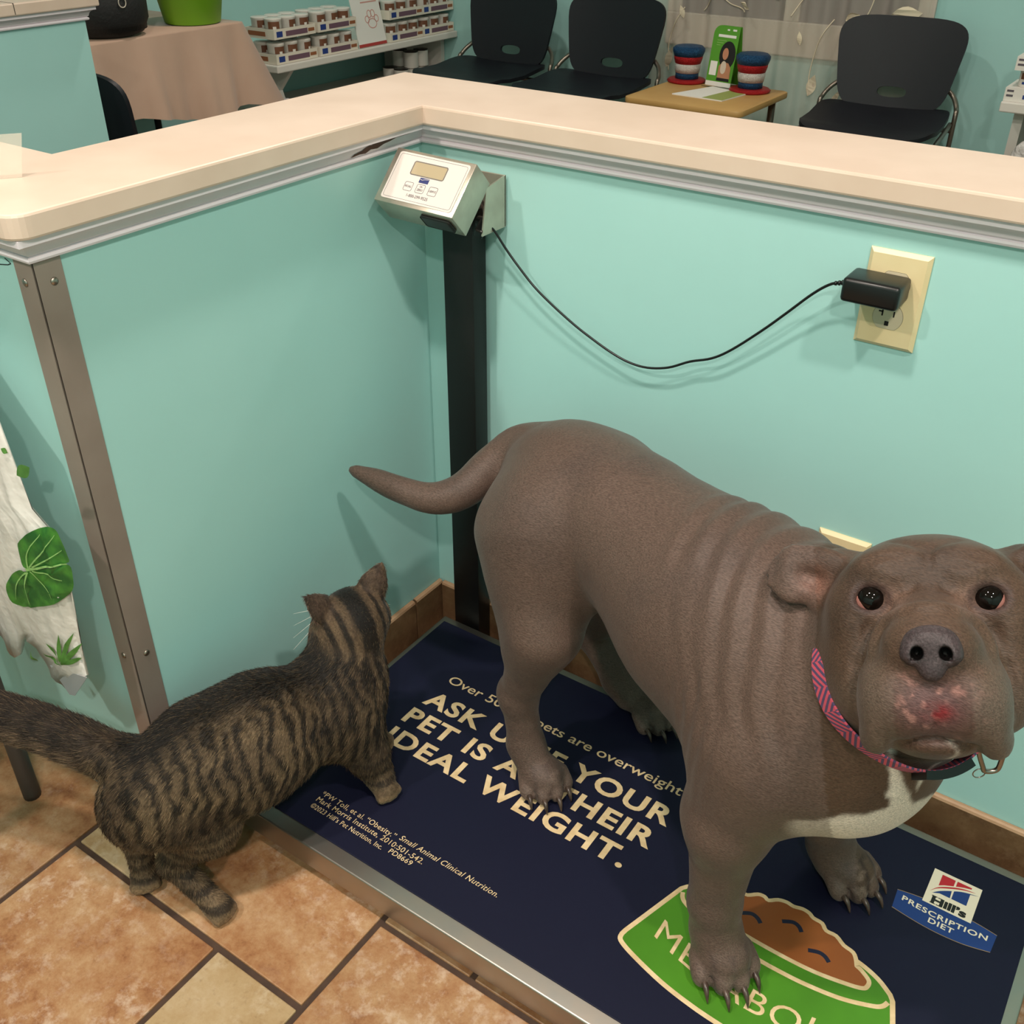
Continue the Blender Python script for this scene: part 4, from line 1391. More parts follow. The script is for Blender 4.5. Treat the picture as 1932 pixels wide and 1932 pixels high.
MB().tube(clp, .0026, 8, cap=False).build('leash_clip', M_CLIP, collar, smooth=True)
rg = [tuple(cl0 + lx * (.009 + .006 * math.cos(a)) + dz * (.040 + .006 * math.sin(a))) for a in np.linspace(0, 2 * PI, 17)]
MB().tube(rg, .0006, 6, cap=False).build('split_ring', M_CLIP, collar, smooth=True)
# ================================================================== cat
K = Field((-.30, -.84, -.005), (.32, -.28, .46), .003)
def kc(pts, rad, k=.02): K.chain([np.array(p) for p in pts], rad, k)
# trunk from rump to shoulders
kc([(.071, -.674, .200), (.092, -.610, .216), (.122, -.540, .222), (.154, -.458, .218)], [.064, .071, .073, .063], .03)
K.ell((.116, -.565, .200), (.074, .095, .076), .03)
K.ell((.154, -.446, .195), (.054, .055, .075), .03)
# haunches
rh = dict(hip=(.085, -.660, .165), knee=(.110, -.642, .122), hock=(.068, -.682, .058), toe=(.146, -.678, .016))
lh = dict(hip=(.048, -.690, .168), knee=(.040, -.640, .105), hock=(.008, -.690, .072), toe=(.022, -.702, .014))
for P in (rh, lh):
    kc([P['hip'], P['knee']], [.056, .038], .03)
    kc([P['knee'], P['hock']], [.036, .019], .02)
    kc([P['hock'], P['toe']], [.0175, .0165], .012)
    K.ell(P['toe'], (.020, .017, .014), .01)
# fore legs
rf = dict(sh=(.182, -.430, .190), el=(.202, -.428, .130), wr=(.216, -.425, .095), toe=(.236, -.432, ZM + .014))
lf = dict(sh=(.130, -.390, .190), el=(.130, -.380, .120), wr=(.150, -.375, .095), toe=(.170, -.365, ZM + .014))
for P in (rf, lf):
    kc([P['sh'], P['el']], [.046, .030], .025)
    kc([P['el'], P['wr']], [.028, .020], .015)
    kc([P['wr'], P['toe']], [.020, .0180], .012)
def cpaw(c, ang, zz, sz=1.0):
    ca, sa = math.cos(ang), math.sin(ang)
    for l in (-.0135, -.0045, .0045, .0135):
        f_ = .012 - abs(l) * .35
        K.ell((c[0] + ca * f_ - sa * l, c[1] + sa * f_ + ca * l, zz + .0105), np.array((.0085, .0068, .0098)) * sz, .003)
cpaw(rf['toe'], -.2, ZM); cpaw(lf['toe'], .3, ZM); cpaw((.148, -.678), .05, .001); cpaw((.026, -.706), -.6, .001)
# neck, head
kc([(.158, -.430, .235), (.150, -.395, .290)], [.058, .047], .03)
K.ell((.176, -.408, .250), (.038, .040, .050), .03)
CH = np.array([.1500, -.3770, .3170])
cf_ = np.array([-.93, .36, -.05]); cf_ /= np.linalg.norm(cf_)         # the cat looks away to the wall
cl_ = np.cross(np.array([.10, -.12, 1.0]), cf_); cl_ /= np.linalg.norm(cl_)   # to its left
cu2 = np.cross(cf_, cl_)
CM = np.stack([cf_, cl_, cu2], 1)
def ch(f_, l, u): return CH + cf_ * f_ + cl_ * l + cu2 * u
K.ell(ch(0, 0, 0), (.050, .050, .043), .02, CM)
for sg in (-1, 1): K.ell(ch(.012, sg * .028, -.016), (.030, .026, .024), .02, CM)
K.ell(ch(.048, 0, -.012), (.020, .022, .017), .012, CM)

for sg in (-1, 1):
    bs = ch(.004, sg * .034, .028); tp_ = ch(.000, sg * .060, .071)
    ax_ = (tp_ - bs); ln = np.linalg.norm(ax_); ax_ /= ln
    fr_ = cf_ * .75 + cl_ * sg * .65; fr_ -= ax_ * (fr_ @ ax_); fr_ /= np.linalg.norm(fr_)   # the opening turns outwards
    sd_ = np.cross(ax_, fr_)
    EM = np.stack([fr_, sd_, ax_], 1)
    K.ell(bs + ax_ * .008, (.010, .021, .024), .008, EM)
    K.ell(bs + ax_ * .022, (.006, .0145, .022), .006, EM)
    K.limb(bs + ax_ * .028, tp_, .0075, .0012, .006)
    K.ell(bs + ax_ * .014 + fr_ * .010, (.0095, .0135, .024), .004, EM, sub=True)
ctail = smooth2([(.050, -.668, .215), (.015, -.690, .232), (-.035, -.708, .250), (-.095, -.730, .264), (-.155, -.752, .272), (-.215, -.774, .278), (-.255, -.79, .290)], 4)
ctr = np.interp(np.linspace(0, 1, len(ctail)), [0, .2, .8, 1], [.034, .0245, .022, .014])
kc(ctail, ctr, .015)
V, F = K.mesh()
V = relax(V, F, 3)
N = vnormals(V, F)
V[:, 2] = np.maximum(V[:, 2], .0004)
_cg = (V[:, 0] < .005) & (V[:, 1] > -.6290)
V[_cg, 1] = -.6290
_on = (V[:, 0] > .055) & (V[:, 1] > -.535) & (V[:, 2] < ZM + .02)
V[_on, 2] = np.maximum(V[_on, 2], ZM + .0003)
# coat pattern in body coordinates
ax0 = np.array([.050, -.670, .2]); ax1 = np.array([.150, -.430, .215]); axd = (ax1 - ax0); axl = np.linalg.norm(axd); axd /= axl
def tabby(P, Nn):
    g = (P - ax0) @ axd
    lat = np.cross(np.array([0, 0, 1.0]), axd); side = (P - ax0) @ lat
    hz = P[:, 2] - .205
    rootd = np.abs(side)
    nz = vnoise(P, 18, 61, 3); nz2 = vnoise(P, 55, 63, 2); nz3 = vnoise(P, 230, 65, 2)
    out = np.tile(L3(104, 86, 65), (len(P), 1))
    out = mixc(out, L3(70, 56, 43), sstep(.35, .7, nz))
    belly = sstep(.16, .10, P[:, 2]) 
    out = mixc(out, L3(104, 86, 66), belly * .4)
    # flank bars
    st = np.sin(2 * PI * (g / .0195 + 1.9 * (nz - .5) + 1.1 * (nz2 - .5) - 2.2 * hz))
    fl = sstep(-.15, .3, st) * sstep(.12, .36, vnoise(P, 26, 91, 2))
    legs = sstep(.158, .132, P[:, 2])
    out = mixc(out, L3(20, 16, 13), fl * (1 - legs) * .9)
    stl = np.sin(2 * PI * (P[:, 2] / .019 + .9 * (nz - .5)))
    out = mixc(out, L3(36, 29, 24), sstep(-.1, .4, stl) * legs * sstep(.012, .026, P[:, 2] - np.where(P[:, 1] > -.57, ZM, 0)) * .85)
    # dark saddle
    sad = np.exp(-(side / .052) ** 2) * sstep(.0, .036, hz) * sstep(-.06, .0, g) * sstep(.30, .24, g)
    out = mixc(out, L3(20, 16, 13), np.clip(sad * 1.3, 0, .95))
    # head: bars running back from the brow
    hqq = P - CH; hf, hl, hu_ = hqq @ cf_, hqq @ cl_, hqq @ cu2
    head = sstep(.075, .055, np.linalg.norm(hqq, axis=1))
    sth = np.sin(2 * PI * ((np.sqrt(hl ** 2 + .0002)) / .0155 + .35 * (nz - .5)) + 1.4)
    out = mixc(out, L3(92, 74, 56), head * .8)
    out = mixc(out, L3(22, 18, 15), head * sstep(.0, .55, sth) * .92)
    out = mixc(out, L3(16, 13, 11), np.exp(-(hl / .017) ** 2) * head * sstep(.0, .02, hu_))
    neck = sstep(.05, .075, np.linalg.norm(hqq, axis=1)) * sstep(.25, .27, P[:, 2]) * sstep(.20, .23, g)
    out = mixc(out, L3(24, 19, 16), neck * sstep(.0, .6, np.sin(2 * PI * (hl / .0165 + .6 * nz))) * .85)
    # ears
    for sg in (-1, 1):
        e_ = np.exp(-np.sum((P - ch(.004, sg * .046, .048)) ** 2, 1) / .020 ** 2)
        out = mixc(out, L3(74, 58, 48), np.clip(e_ * 1.3, 0, .9))
        ins = (Nn @ (cf_ * .75 + cl_ * sg * .65)) > .35
        out = mixc(out, L3(126, 92, 82), np.clip(e_ * 1.3, 0, .8) * ins)
    # tail rings, dark along the top
    td = sstep(.03, -.02, P[:, 0]) * sstep(-.66, -.675, P[:, 1]) * sstep(.19, .22, P[:, 2])
    tl_ = np.sin(2 * PI * ((P[:, 0]) / .036 + .4 * nz))
    out = mixc(out, L3(96, 78, 62), td * .8)
    out = mixc(out, L3(26, 20, 17), td * np.clip(sstep(.1, .7, tl_) * .6 + sstep(.0, .5, Nn[:, 2]) * .8, 0, .92))
    # paws
    gz = P[:, 2] - np.where(P[:, 1] > -.57, ZM, 0)
    out = mixc(out, L3(138, 112, 84), sstep(.022, .010, gz) * .85)
    out = out * (.8 + .4 * nz3)[:, None]
    return out
base = tabby(V, N)
cat = thing('cat', 'brown tabby cat stepping onto the scale with its back to the viewer', 'cat', (.07, -.62, 0))
M_CATSKIN = coat_mat('cat_undercoat', .75, 300, .5, (1, 1, 1), .1) if 'coat_mat' in globals() else None
np_mesh('body', V, F, M_CATSKIN, cat, base)
# ---- fur
fn = 120000
tri_a = np.linalg.norm(np.cross(V[F[:, 2]] - V[F[:, 0]], V[F[:, 3]] - V[F[:, 1]]), axis=1)
pk = rng.choice(len(F), fn, p=tri_a / tri_a.sum())
bar = rng.random((fn, 2))
p00, p10, p11, p01 = (V[F[pk, i]] for i in range(4))
P0 = (p00 * (1 - bar[:, :1]) + p10 * bar[:, :1]) * (1 - bar[:, 1:]) + (p01 * (1 - bar[:, :1]) + p11 * bar[:, :1]) * bar[:, 1:]
N0 = N[F[pk]].mean(1); N0 /= np.linalg.norm(N0, axis=1)[:, None]
# lie of the hair: backwards along the trunk, down the legs, back over the head
flow = np.tile(-axd, (fn, 1))
legm = sstep(.17, .12, P0[:, 2])[:, None]
flow = flow * (1 - legm) + np.array([0, 0, -1.0])[None] * legm
flow = flow * .8 + np.array([0, 0, -.9])[None] * (1 - legm)
hdm = sstep(.075, .05, np.linalg.norm(P0 - CH, axis=1))[:, None]
flow = flow * (1 - hdm) + (-cf_ * .8 - cu2 * .5)[None] * hdm
tdm = (sstep(.03, -.02, P0[:, 0]) * sstep(-.66, -.675, P0[:, 1]) * sstep(.19, .22, P0[:, 2]))[:, None]
flow = flow * (1 - tdm) + np.array([-.9, -.35, .1])[None] * tdm
flow -= N0 * (flow * N0).sum(1)[:, None]
flow /= np.linalg.norm(flow, axis=1)[:, None] + 1e-9
flow += rng.normal(0, .13, (fn, 3))
gz0 = P0[:, 2] - np.where(P0[:, 1] > -.57, ZM, 0)
ln_ = (.0062 + .0040 * rng.random(fn)) * (1 - .68 * sstep(.05, .012, gz0)) * (1 - .45 * hdm[:, 0]) * (1 + .35 * tdm[:, 0])
ln_ *= 1 + .5 * sstep(.2, .7, -N0[:, 2]) * (P0[:, 2] > .1)
for sg in (-1, 1):
    ln_ *= 1 - .7 * np.exp(-np.sum((P0 - ch(.002, sg * .048, .052)) ** 2, 1) / .018 ** 2)
pts = np.zeros((fn, 4, 3))
lift = (.30 + .15 * rng.random(fn))[:, None]
for j, t_ in enumerate((0, .35, .7, 1.0)):
    pts[:, j] = P0 - N0 * .001 + ln_[:, None] * t_ * (flow * (.75 + .25 * t_) + N0 * lift * (1 - .35 * t_))
pts[..., 2] = np.maximum(pts[..., 2], .0008)
keep = ~((pts[:, 3, 2] < ZM + .0005) & (P0[:, 2] > ZM) & (P0[:, 1] > -.57))
pts, P0, N0 = pts[keep], P0[keep], N0[keep]
fn = len(pts)
fc = tabby(P0, N0)
fc = fc * (.6 + .75 * rng.random((fn, 1)))
lightm = rng.random(fn) < .16
fc[lightm] = fc[lightm] * 1.5 + L3(126, 104, 76) * .35
hc = bpy.data.hair_curves.new('fur')
hc.add_curves([4] * fn)
hc.points.foreach_set('position', pts.astype(np.float32).ravel())
ra = hc.attributes.new('radius', 'FLOAT', 'POINT') if 'radius' not in hc.attributes else hc.attributes['radius']
ra.data.foreach_set('value', np.tile(np.array([.00022, .0002, .00016, .00005], np.float32), fn))
ca_ = hc.attributes.new('coat', 'FLOAT_COLOR', 'CURVE')
ca_.data.foreach_set('color', np.concatenate([np.clip(fc, 0, 1), np.ones((fn, 1))], 1).astype(np.float32).ravel())
mf = bpy.data.materials.new('cat_fur'); mf.use_nodes = True
_b2 = mf.node_tree.nodes['Principled BSDF']
_a2 = mf.node_tree.nodes.new('ShaderNodeAttribute'); _a2.attribute_name = 'coat'
mf.node_tree.links.new(_a2.outputs['Color'], _b2.inputs['Base Color'])
_b2.inputs['Roughness'].default_value = .5
_b2.inputs['Specular IOR Level'].default_value = .3
hc.materials.append(mf)
fur = bpy.data.objects.new('fur', hc)
COL.objects.link(fur)
put(fur, cat)
fur['kind'] = 'stuff'
# whiskers
M_WH = mat('white_whisker', rgb(226, 220, 210), rough=.4)
for sg in (-1, 1):
    for k_ in range(4):
        a0_ = ch(.056, sg * .016, -.012 - .003 * k_)
        a1_ = a0_ + cl_ * sg * (.045 + .006 * k_) + cf_ * (.012 - .006 * k_) + cu2 * (.012 - .012 * k_)
        MB().tube([tuple(a0_), tuple((a0_ + a1_) / 2 + cu2 * .004), tuple(a1_)], [.0004, .0003, .0001], 5).build('whisker', M_WH, cat)
for sg in (-1, 1):
    t_ = bmesh.new(); bmesh.ops.create_uvsphere(t_, u_segments=16, v_segments=8, radius=.0085)
    mbe = MB(); mbe.merge(t_, Matrix.Translation(tuple(ch(.0415, sg * .0195, .004)))); mbe.build('eye', mat('amber_eye', rgb(150, 140, 60), rough=.08), cat, smooth=True)
# ================================================================== waiting room and small things
M_CHAIR = mat('black_plastic_shell', rgb(17, 19, 27), rough=.5, spec=.4, bump=(500, .2, .0004))
M_TUBE = mat('grey_steel_tube', rgb(130, 120, 110), rough=.35, metal=.9)

def sheet(name, rings, thick, material, parent, fn_):
    """loft from inner ring to outer ring of 2d points, mapped by fn_ to 3d, given thickness"""
    b = MB()
    n = len(rings[0])
    layers = []
    for side in (0, 1):
        vs = [[b.bm.verts.new(fn_(p[0], p[1], side * thick)) for p in r] for r in rings]
        layers.append(vs)
    for L_, rev in ((layers[0], True), (layers[1], False)):
        for a, c in zip(L_[:-1], L_[1:]):
            for i in range(n):
                j = (i + 1) % n
                q = (a[i], a[j], c[j], c[i])
                b.bm.faces.new(q[::-1] if rev else q)
    for k_ in (0, -1):
        a, c = layers[0][k_], layers[1][k_]
        for i in range(n):
            j = (i + 1) % n
            b.bm.faces.new((a[i], a[j], c[j], c[i]))
    return b.build(name, material, parent, angle=50)

def superrect(cx, cy, hx_, hy_, r, n=48):
    out = []
    for i in range(n):
        a = 2 * PI * i / n
        c, s_ = math.cos(a), math.sin(a)
        e = 2.0 / 5.0 if r == 0 else r
        out.append((cx + hx_ * math.copysign(abs(c) ** e, c), cy + hy_ * math.copysign(abs(s_) ** e, s_)))
    return out

def make_chair(label):
    t = thing('waiting_chair', label, 'chair', (0, 0, 0), 0, 'black waiting room chairs')
    hole = superrect(0, .496, .050, .017, .75)
    outr = superrect(0, .585, .205, .150, .42)
    outr = [(x * (1 + .12 * (z - .585) / .15), z) for x, z in outr]
    rings = [[(h[0] + (o[0] - h[0]) * k_, h[1] + (o[1] - h[1]) * k_) for h, o in zip(hole, outr)] for k_ in (0, .08, .2, .4, .6, .8, .93, 1)]
    def bmap(x, z, d):
        return (x, .02 + (z - .43) * .22 - .55 * x * x - d * .97, z + d * .2)
    sheet('backrest', rings, .012, M_CHAIR, t, bmap)
    so = superrect(0, -.205, .225, .225, .40)
    rs_ = [[(p[0] * k_, -.205 + (p[1] + .205) * k_) for p in so] for k_ in (.004, .3, .6, .8, .93, 1)]
    def smap(x, y, d):
        z = .435 - .02 * math.exp(-((y + .25) / .14) ** 2) - .35 * max(0, -y - .36) ** 1.2 * 1.2
        return (x, y, z + .35 * x * x + d)
    sheet('seat', rs_, .014, M_CHAIR, t, smap)
    for sg in (-1, 1):
        pts = smooth2([(sg * .185, .035, .52), (sg * .212, .020, .500), (sg * .232, -.01, .470), (sg * .236, -.03, .430), (sg * .236, -.02, .20), (sg * .236, .03, .012)], 5)
        MB().tube(pts, .0085, 8).build('leg', M_TUBE, t, smooth=True)
        MB().tube(smooth2([(sg * .225, -.03, .420), (sg * .228, -.20, .415), (sg * .228, -.36, .405), (sg * .232, -.385, .36), (sg * .236, -.40, .012)], 5), .0085, 8).build('leg', M_TUBE, t, smooth=True)
    MB().tube([(-.236, -.03, .40), (.236, -.03, .40)], .008, 8).build('stretcher', M_TUBE, t, smooth=True)
    return t
ch0 = make_chair('black plastic waiting chair leftmost of the row, next to the can shelf')
ch0.matrix_basis = Matrix.Translation((-1.735, 2.72, 0))
copy_tree(ch0, (-1.225, 2.70, 0), 0, 'black plastic waiting chair between another chair and the small table')
copy_tree(ch0, (-.115, 2.765, 0), .10, 'black plastic waiting chair standing alone right of the curtain')
copy_tree(ch0, (-1.640, .600, 0), PI, 'black chair back half hidden behind the desk wall at upper left')

# ---- side table
M_TBL = mat('honey_wood_top', rgb(196, 156, 96), rough=.45, noise=(7, rgb(182, 140, 82), .25))
TZ = .48
tb = thing('side_table', 'small honey wood side table between the black chairs', 'table', (-.678, 2.46, 0))
MB().prism(rrect(-.905, -.450, 2.245, 2.680, .028), TZ - .022, TZ, bevel=.005).build('tabletop', M_TBL, tb, angle=40)
for x in (-.86, -.495):
    for y in (2.29, 2.635):
        MB().tube([(x, y, .001), (x, y, TZ - .022)], .013, 10).build('leg', M_TUBE, tb, smooth=True)
for k_ in range(6):
    MB().tube([(-.86 + .073 * k_, 2.29, .30), (-.86 + .073 * k_, 2.635, .30)], .003, 6).build('shelf_wire', M_TUBE, tb, smooth=True)
for y in (2.29, 2.635):
    MB().tube([(-.86, y, .302), (-.495, y, .302)], .004, 6).build('shelf_wire', M_TUBE, tb, smooth=True)

def glitter(name, c, c2):
    m = mat(name, c, rough=.35, metal=.6, noise=(420, c2, .12), bump=(500, 1.0, .004))
    return m
GB, GR, GW = glitter('blue_glitter', rgb(16, 44, 84), rgb(40, 96, 140)), glitter('red_glitter', rgb(150, 14, 22), rgb(200, 40, 44)), glitter('white_glitter', rgb(200, 192, 186), rgb(236, 230, 224))
def hat(x, y, label, s=1.0, tilt=0):
    t = thing('glitter_hat', label, 'party hat', (x, y, TZ), tilt, 'glitter top hats')
    T4 = lambda prof, nm, m_: MB().lathe([(r * s, z * s) for r, z in prof], (x, y, TZ), seg=28).build(nm, m_, t, smooth=True)
    T4([(.0, .0005), (.070, .0005), (.074, .006), (.068, .012), (.04, .014), (0, .014)], 'brim', GR)
    T4([(0, .0142), (.044, .0142), (.043, .028), (.044, .034), (0, .034)], 'hat_band', GB)
    T4([(0, .0342), (.045, .0342), (.048, .050), (.048, .066), (0, .066)], 'white_stripe', GW)
    T4([(0, .0662), (.048, .0662), (.053, .082), (.054, .092), (0, .092)], 'red_stripe', GR)
    T4([(0, .0922), (.054, .0922), (.060, .108), (.060, .118), (.050, .126), (.02, .130), (0, .131)], 'crown', GB)
    return t
hat(-.842, 2.625, 'red white and blue glitter top hat left of the green card')
hat(-.570, 2.590, 'red white and blue glitter top hat right of the green card', 1.02, .4)

# ---- green leaflet card standing between the hats
cd = thing('leaflet_card', 'green folded leaflet card with a portrait standing on the side table', 'card', (-.70, 2.60, TZ))
M_CARDG = mat('card_green', rgb(86, 150, 44), rough=.4)
M_SKIN = mat('print_skin', rgb(190, 130, 100), rough=.5)
M_HAIR = mat('print_black_hair', rgb(26, 20, 20), rough=.5)
M_PAPER = mat('white_paper', rgb(232, 228, 222), rough=.6)
CW, CHh = .110, .205
cr_, cu3 = Vector((.985, -.17, 0)).normalized(), Vector((.02, .16, .987)).normalized()
cn_ = cr_.cross(cu3)
CMx = Matrix(((cr_.x, cu3.x, cn_.x, -.758), (cr_.y, cu3.y, cn_.y, 2.612), (cr_.z, cu3.z, cn_.z, TZ + .001), (0, 0, 0, 1)))
def card(name, pts, m_, z0, z1):
    return MB().prism(pts, z0, z1, M=CMx).build(name, m_, cd)
card('panel', [(0, 0), (CW, 0), (CW, CHh), (.03, CHh)] + arc((.03, CHh - .03), .03, PI / 2, PI, 5)[1:], M_CARDG, -.002, 0)
card('white_strip', [(0, 0), (CW, 0), (CW, .016), (0, .016)], M_PAPER, 0, .0006)
card('portrait_hair', superrect(.074, .108, .034, .047, 1.0, 24), M_HAIR, 0, .0006)
card('portrait_face', superrect(.066, .112, .0125, .020, 1.0, 20), M_SKIN, .0006, .0011)
card('portrait_body', [(.046, .030), (.10, .030), (.098, .066), (.085, .082), (.062, .085), (.046, .070)], mat('print_tan', rgb(178, 124, 92), rough=.5), .0006, .0012)
card('portrait_pet', superrect(.066, .066, .012, .022, .9, 20), mat('print_cream', rgb(206, 190, 172), rough=.5), .0012, .0017)
card('portrait_feet', [(.044, .020), (.100, .020), (.096, .034), (.046, .034)], M_HAIR, .0006, .0011)
card('code_card', [(.008, .036), (.038, .036), (.038, .084), (.008, .084)], M_PAPER, 0, .0008)
card('title_line', [(.022, .166), (.098, .166), (.098, .175), (.022, .175)], M_PAPER, 0, .0005)
card('title_line', [(.056, .189), (.066, .189), (.066, .194), (.056, .194)], M_PAPER, 0, .0005)
card('title_line', [(.080, .189), (.096, .189), (.096, .195), (.080, .195)], M_PAPER, 0, .0005)
for k_ in range(3):
    card('text_line', [(.020, .154 - .008 * k_), (.060 - .012 * k_, .154 - .008 * k_), (.060 - .012 * k_, .156 - .008 * k_), (.020, .156 - .008 * k_)], mat('card_pale_green', rgb(140, 180, 100), rough=.5), 0, .0005)
MB().prism([(0, .002), (CW, .002), (CW, CHh), (0.03, CHh), (0, CHh - .03)], -.0018, -.0002, M=Matrix.Translation((0.0, .075, 0)) @ CMx @ Matrix.Rotation(.62, 4, 'X') if False else Matrix.Translation((.012, .07, 0)) @ Matrix(((cr_.x, -.02, cn_.x, -.758), (cr_.y, -.16, cn_.y, 2.612), (0, .987, 0.16, TZ + .001), (0, 0, 0, 1)))).build('back_leg', M_CARDG, cd)

# ---- leaflets lying on the table
def flat(name, label, cat_, quad, z0, z1, m_):
    o = MB().prism(quad, z0, z1).build(name, m_)
    return tag(o, label, cat_)
lf1 = flat('leaflet', 'white and green leaflet lying flat at the table front', 'leaflet', [(-.775, 2.375), (-.575, 2.362), (-.553, 2.530), (-.712, 2.580)], TZ + .0003, TZ + .004, M_PAPER)
MB().prism([(-.655, 2.370), (-.5755, 2.3625), (-.554, 2.529), (-.625, 2.550)], TZ + .0041, TZ + .0045).build('green_half', mat('leaflet_green', rgb(150, 160, 88), rough=.5), lf1)
flat('dark_leaflet', 'dark green leaflet lying behind the white one on the table', 'leaflet', [(-.76, 2.585), (-.60, 2.552), (-.555, 2.585), (-.57, 2.612)][::1], TZ + .0003, TZ + .002, mat('leaflet_dark', rgb(58, 68, 44), rough=.5))

# ---- window with sheer curtain
M_WFR = mat('window_frame_paint', rgb(206, 196, 184), rough=.5)
wn = struct(MB().box(-1.10, -.06, YBACK - .018, YBACK - .0005, .555, .675, bevel=.004).build('window_1', M_WFR))
for (x0, x1, z0, z1) in ((-1.10, -1.04, .675, 1.6), (-.12, -.06, .675, 1.6), (-.61, -.55, .675, 1.6), (-1.10, -.06, 1.6, 1.66)):
    MB().box(x0, x1, YBACK - .016, YBACK - .0005, z0, z1, bevel=.003).build('window_frame', M_WFR, wn)
M_NIGHT = mat('night_glass', rgb(92, 84, 96), rough=.12, spec=.6)
for (x0, x1) in ((-1.04, -.61), (-.55, -.12)):
    MB().box(x0, x1, YBACK - .006, YBACK - .0004, .675, 1.6).build('window_pane', M_NIGHT, wn)
cm = bpy.data.materials.new('sheer_curtain'); cm.use_nodes = True
nt = cm.node_tree; nt.nodes.remove(nt.nodes['Principled BSDF'])
d1 = nt.nodes.new('ShaderNodeBsdfDiffuse'); d1.inputs['Color'].default_value = rgb(232, 222, 208)
d2 = nt.nodes.new('ShaderNodeBsdfTranslucent'); d2.inputs['Color'].default_value = rgb(226, 216, 200)
d3 = nt.nodes.new('ShaderNodeBsdfTransparent')
m1_, m2_ = nt.nodes.new('ShaderNodeMixShader'), nt.nodes.new('ShaderNodeMixShader')
m1_.inputs[0].default_value = .3; m2_.inputs[0].default_value = .55
nt.links.new(d1.outputs[0], m1_.inputs[1]); nt.links.new(d2.outputs[0], m1_.inputs[2])
nt.links.new(m1_.outputs[0], m2_.inputs[1]); nt.links.new(d3.outputs[0], m2_.inputs[2])
nt.links.new(m2_.outputs[0], nt.nodes['Material Output'].inputs['Surface'])
def cy(x): return 2.893 + .016 * math.sin(x * 46) + .010 * math.sin(x * 81 + 1)
ct_ = thing('sheer_curtain', 'sheer white curtain with embroidered leaves over the window', 'curtain', (-.6, 2.89, .02))
xs = np.linspace(-1.135, -.065, 130)
b = MB()
zs = [.03, .6, 1.2, 1.75]
vv = [(float(x), cy(x), z) for z in zs for x in xs]
b.add(vv, [(j * 130 + i, j * 130 + i + 1, (j + 1) * 130 + i + 1, (j + 1) * 130 + i) for j in range(3) for i in range(129)])
b.build('cloth', cm, ct_, smooth=True)
MB().tube([(-1.18, 2.893, 1.76), (-.02, 2.893, 1.76)], .009, 10).build('rod', M_TUBE, ct_, smooth=True)
M_EMB = mat('embroidery_cream', rgb(226, 212, 186), rough=.8)
def emb_leaf(x, z, ang, ln, wd):
    pts = [(t * ln, wd * math.sin(PI * t) * (1 - .3 * t)) for t in np.linspace(0, 1, 8)] + [(t * ln, -wd * math.sin(PI * t) * (1 - .3 * t)) for t in np.linspace(1, 0, 8)[1:-1]]
    c, s_ = math.cos(ang), math.sin(ang)
    P = [(x + p[0] * c - p[1] * s_, z + p[0] * s_ + p[1] * c) for p in pts]
    tri_ = tessellate_polygon([[Vector((p[0], p[1], 0)) for p in P]])
    m_ = MB(); m_.add([(p[0], cy(p[0]) - .004, p[1]) for p in P], [tuple(q) for q in tri_])
    m_.build('leaf', M_EMB, ct_)
def emb_stem(P):
    MB().tube([(x, cy(x) - .004, z) for x, z in smooth2(P, 6)], .0022, 5).build('stem', M_EMB, ct_, smooth=True)
for (x, z, a, l_, w_) in ((-1.075, .47, 1.2, .09, .024), (-.455, .43, 1.3, .085, .026), (-.38, .385, 1.0, .10, .016), (-.90, .74, .5, .07, .018), (-.78, .73, -.3, .06, .012), (-.62, .75, 2.4, .07, .018), (-.36, .70, .4, .06, .02), (-.20, .72, .2, .11, .036), (-.14, .80, 1.9, .09, .03), (-.52, .60, 1.8, .05, .012), (-1.00, .66, 2.0, .05, .014), (-.30, .80, 1.2, .08, .024)):
    emb_leaf(x, z, a, l_, w_)
for P in ([(-.455, .43), (-.46, .52), (-.44, .62), (-.40, .70)], [(-.93, .69), (-.87, .75), (-.80, .72), (-.75, .70)], [(-.34, .66), (-.28, .72), (-.26, .80)], [(-.22, .70), (-.17, .70), (-.12, .72)], [(-.56, .70), (-.53, .76), (-.49, .78)], [(-1.06, .46), (-1.07, .56), (-1.04, .64), (-1.00, .70)]):
    emb_stem(P)

# ---- can shelf along the left wall
M_SHELF = mat('white_shelf', rgb(222, 216, 208), rough=.5)
sh = thing('wall_shelf', 'white shelf along the left wall loaded with trays of cans', 'shelf', (-2.4, 2.35, 0))
MB().box(-2.615, -2.17, 1.80, 2.945, .488, .515, bevel=.004).build('top_board', M_SHELF, sh)
MB().box(-2.615, -2.20, 1.84, 2.945, .285, .305, bevel=.004).build('lower_board', M_SHELF, sh)
MB().prism([(-2.60, .0), (-2.28, .0), (-2.24, .285), (-2.28, .40), (-2.20, .487), (-2.60, .487)], 0, .02, M=Matrix(((1, 0, 0, 0), (0, 0, 1, 1.90), (0, 1, 0, .001), (0, 0, 0, 1)))).build('end_panel', M_SHELF, sh)
MB().box(-2.60, -2.25, 2.92, 2.945, .001, .487).build('end_panel', M_SHELF, sh)

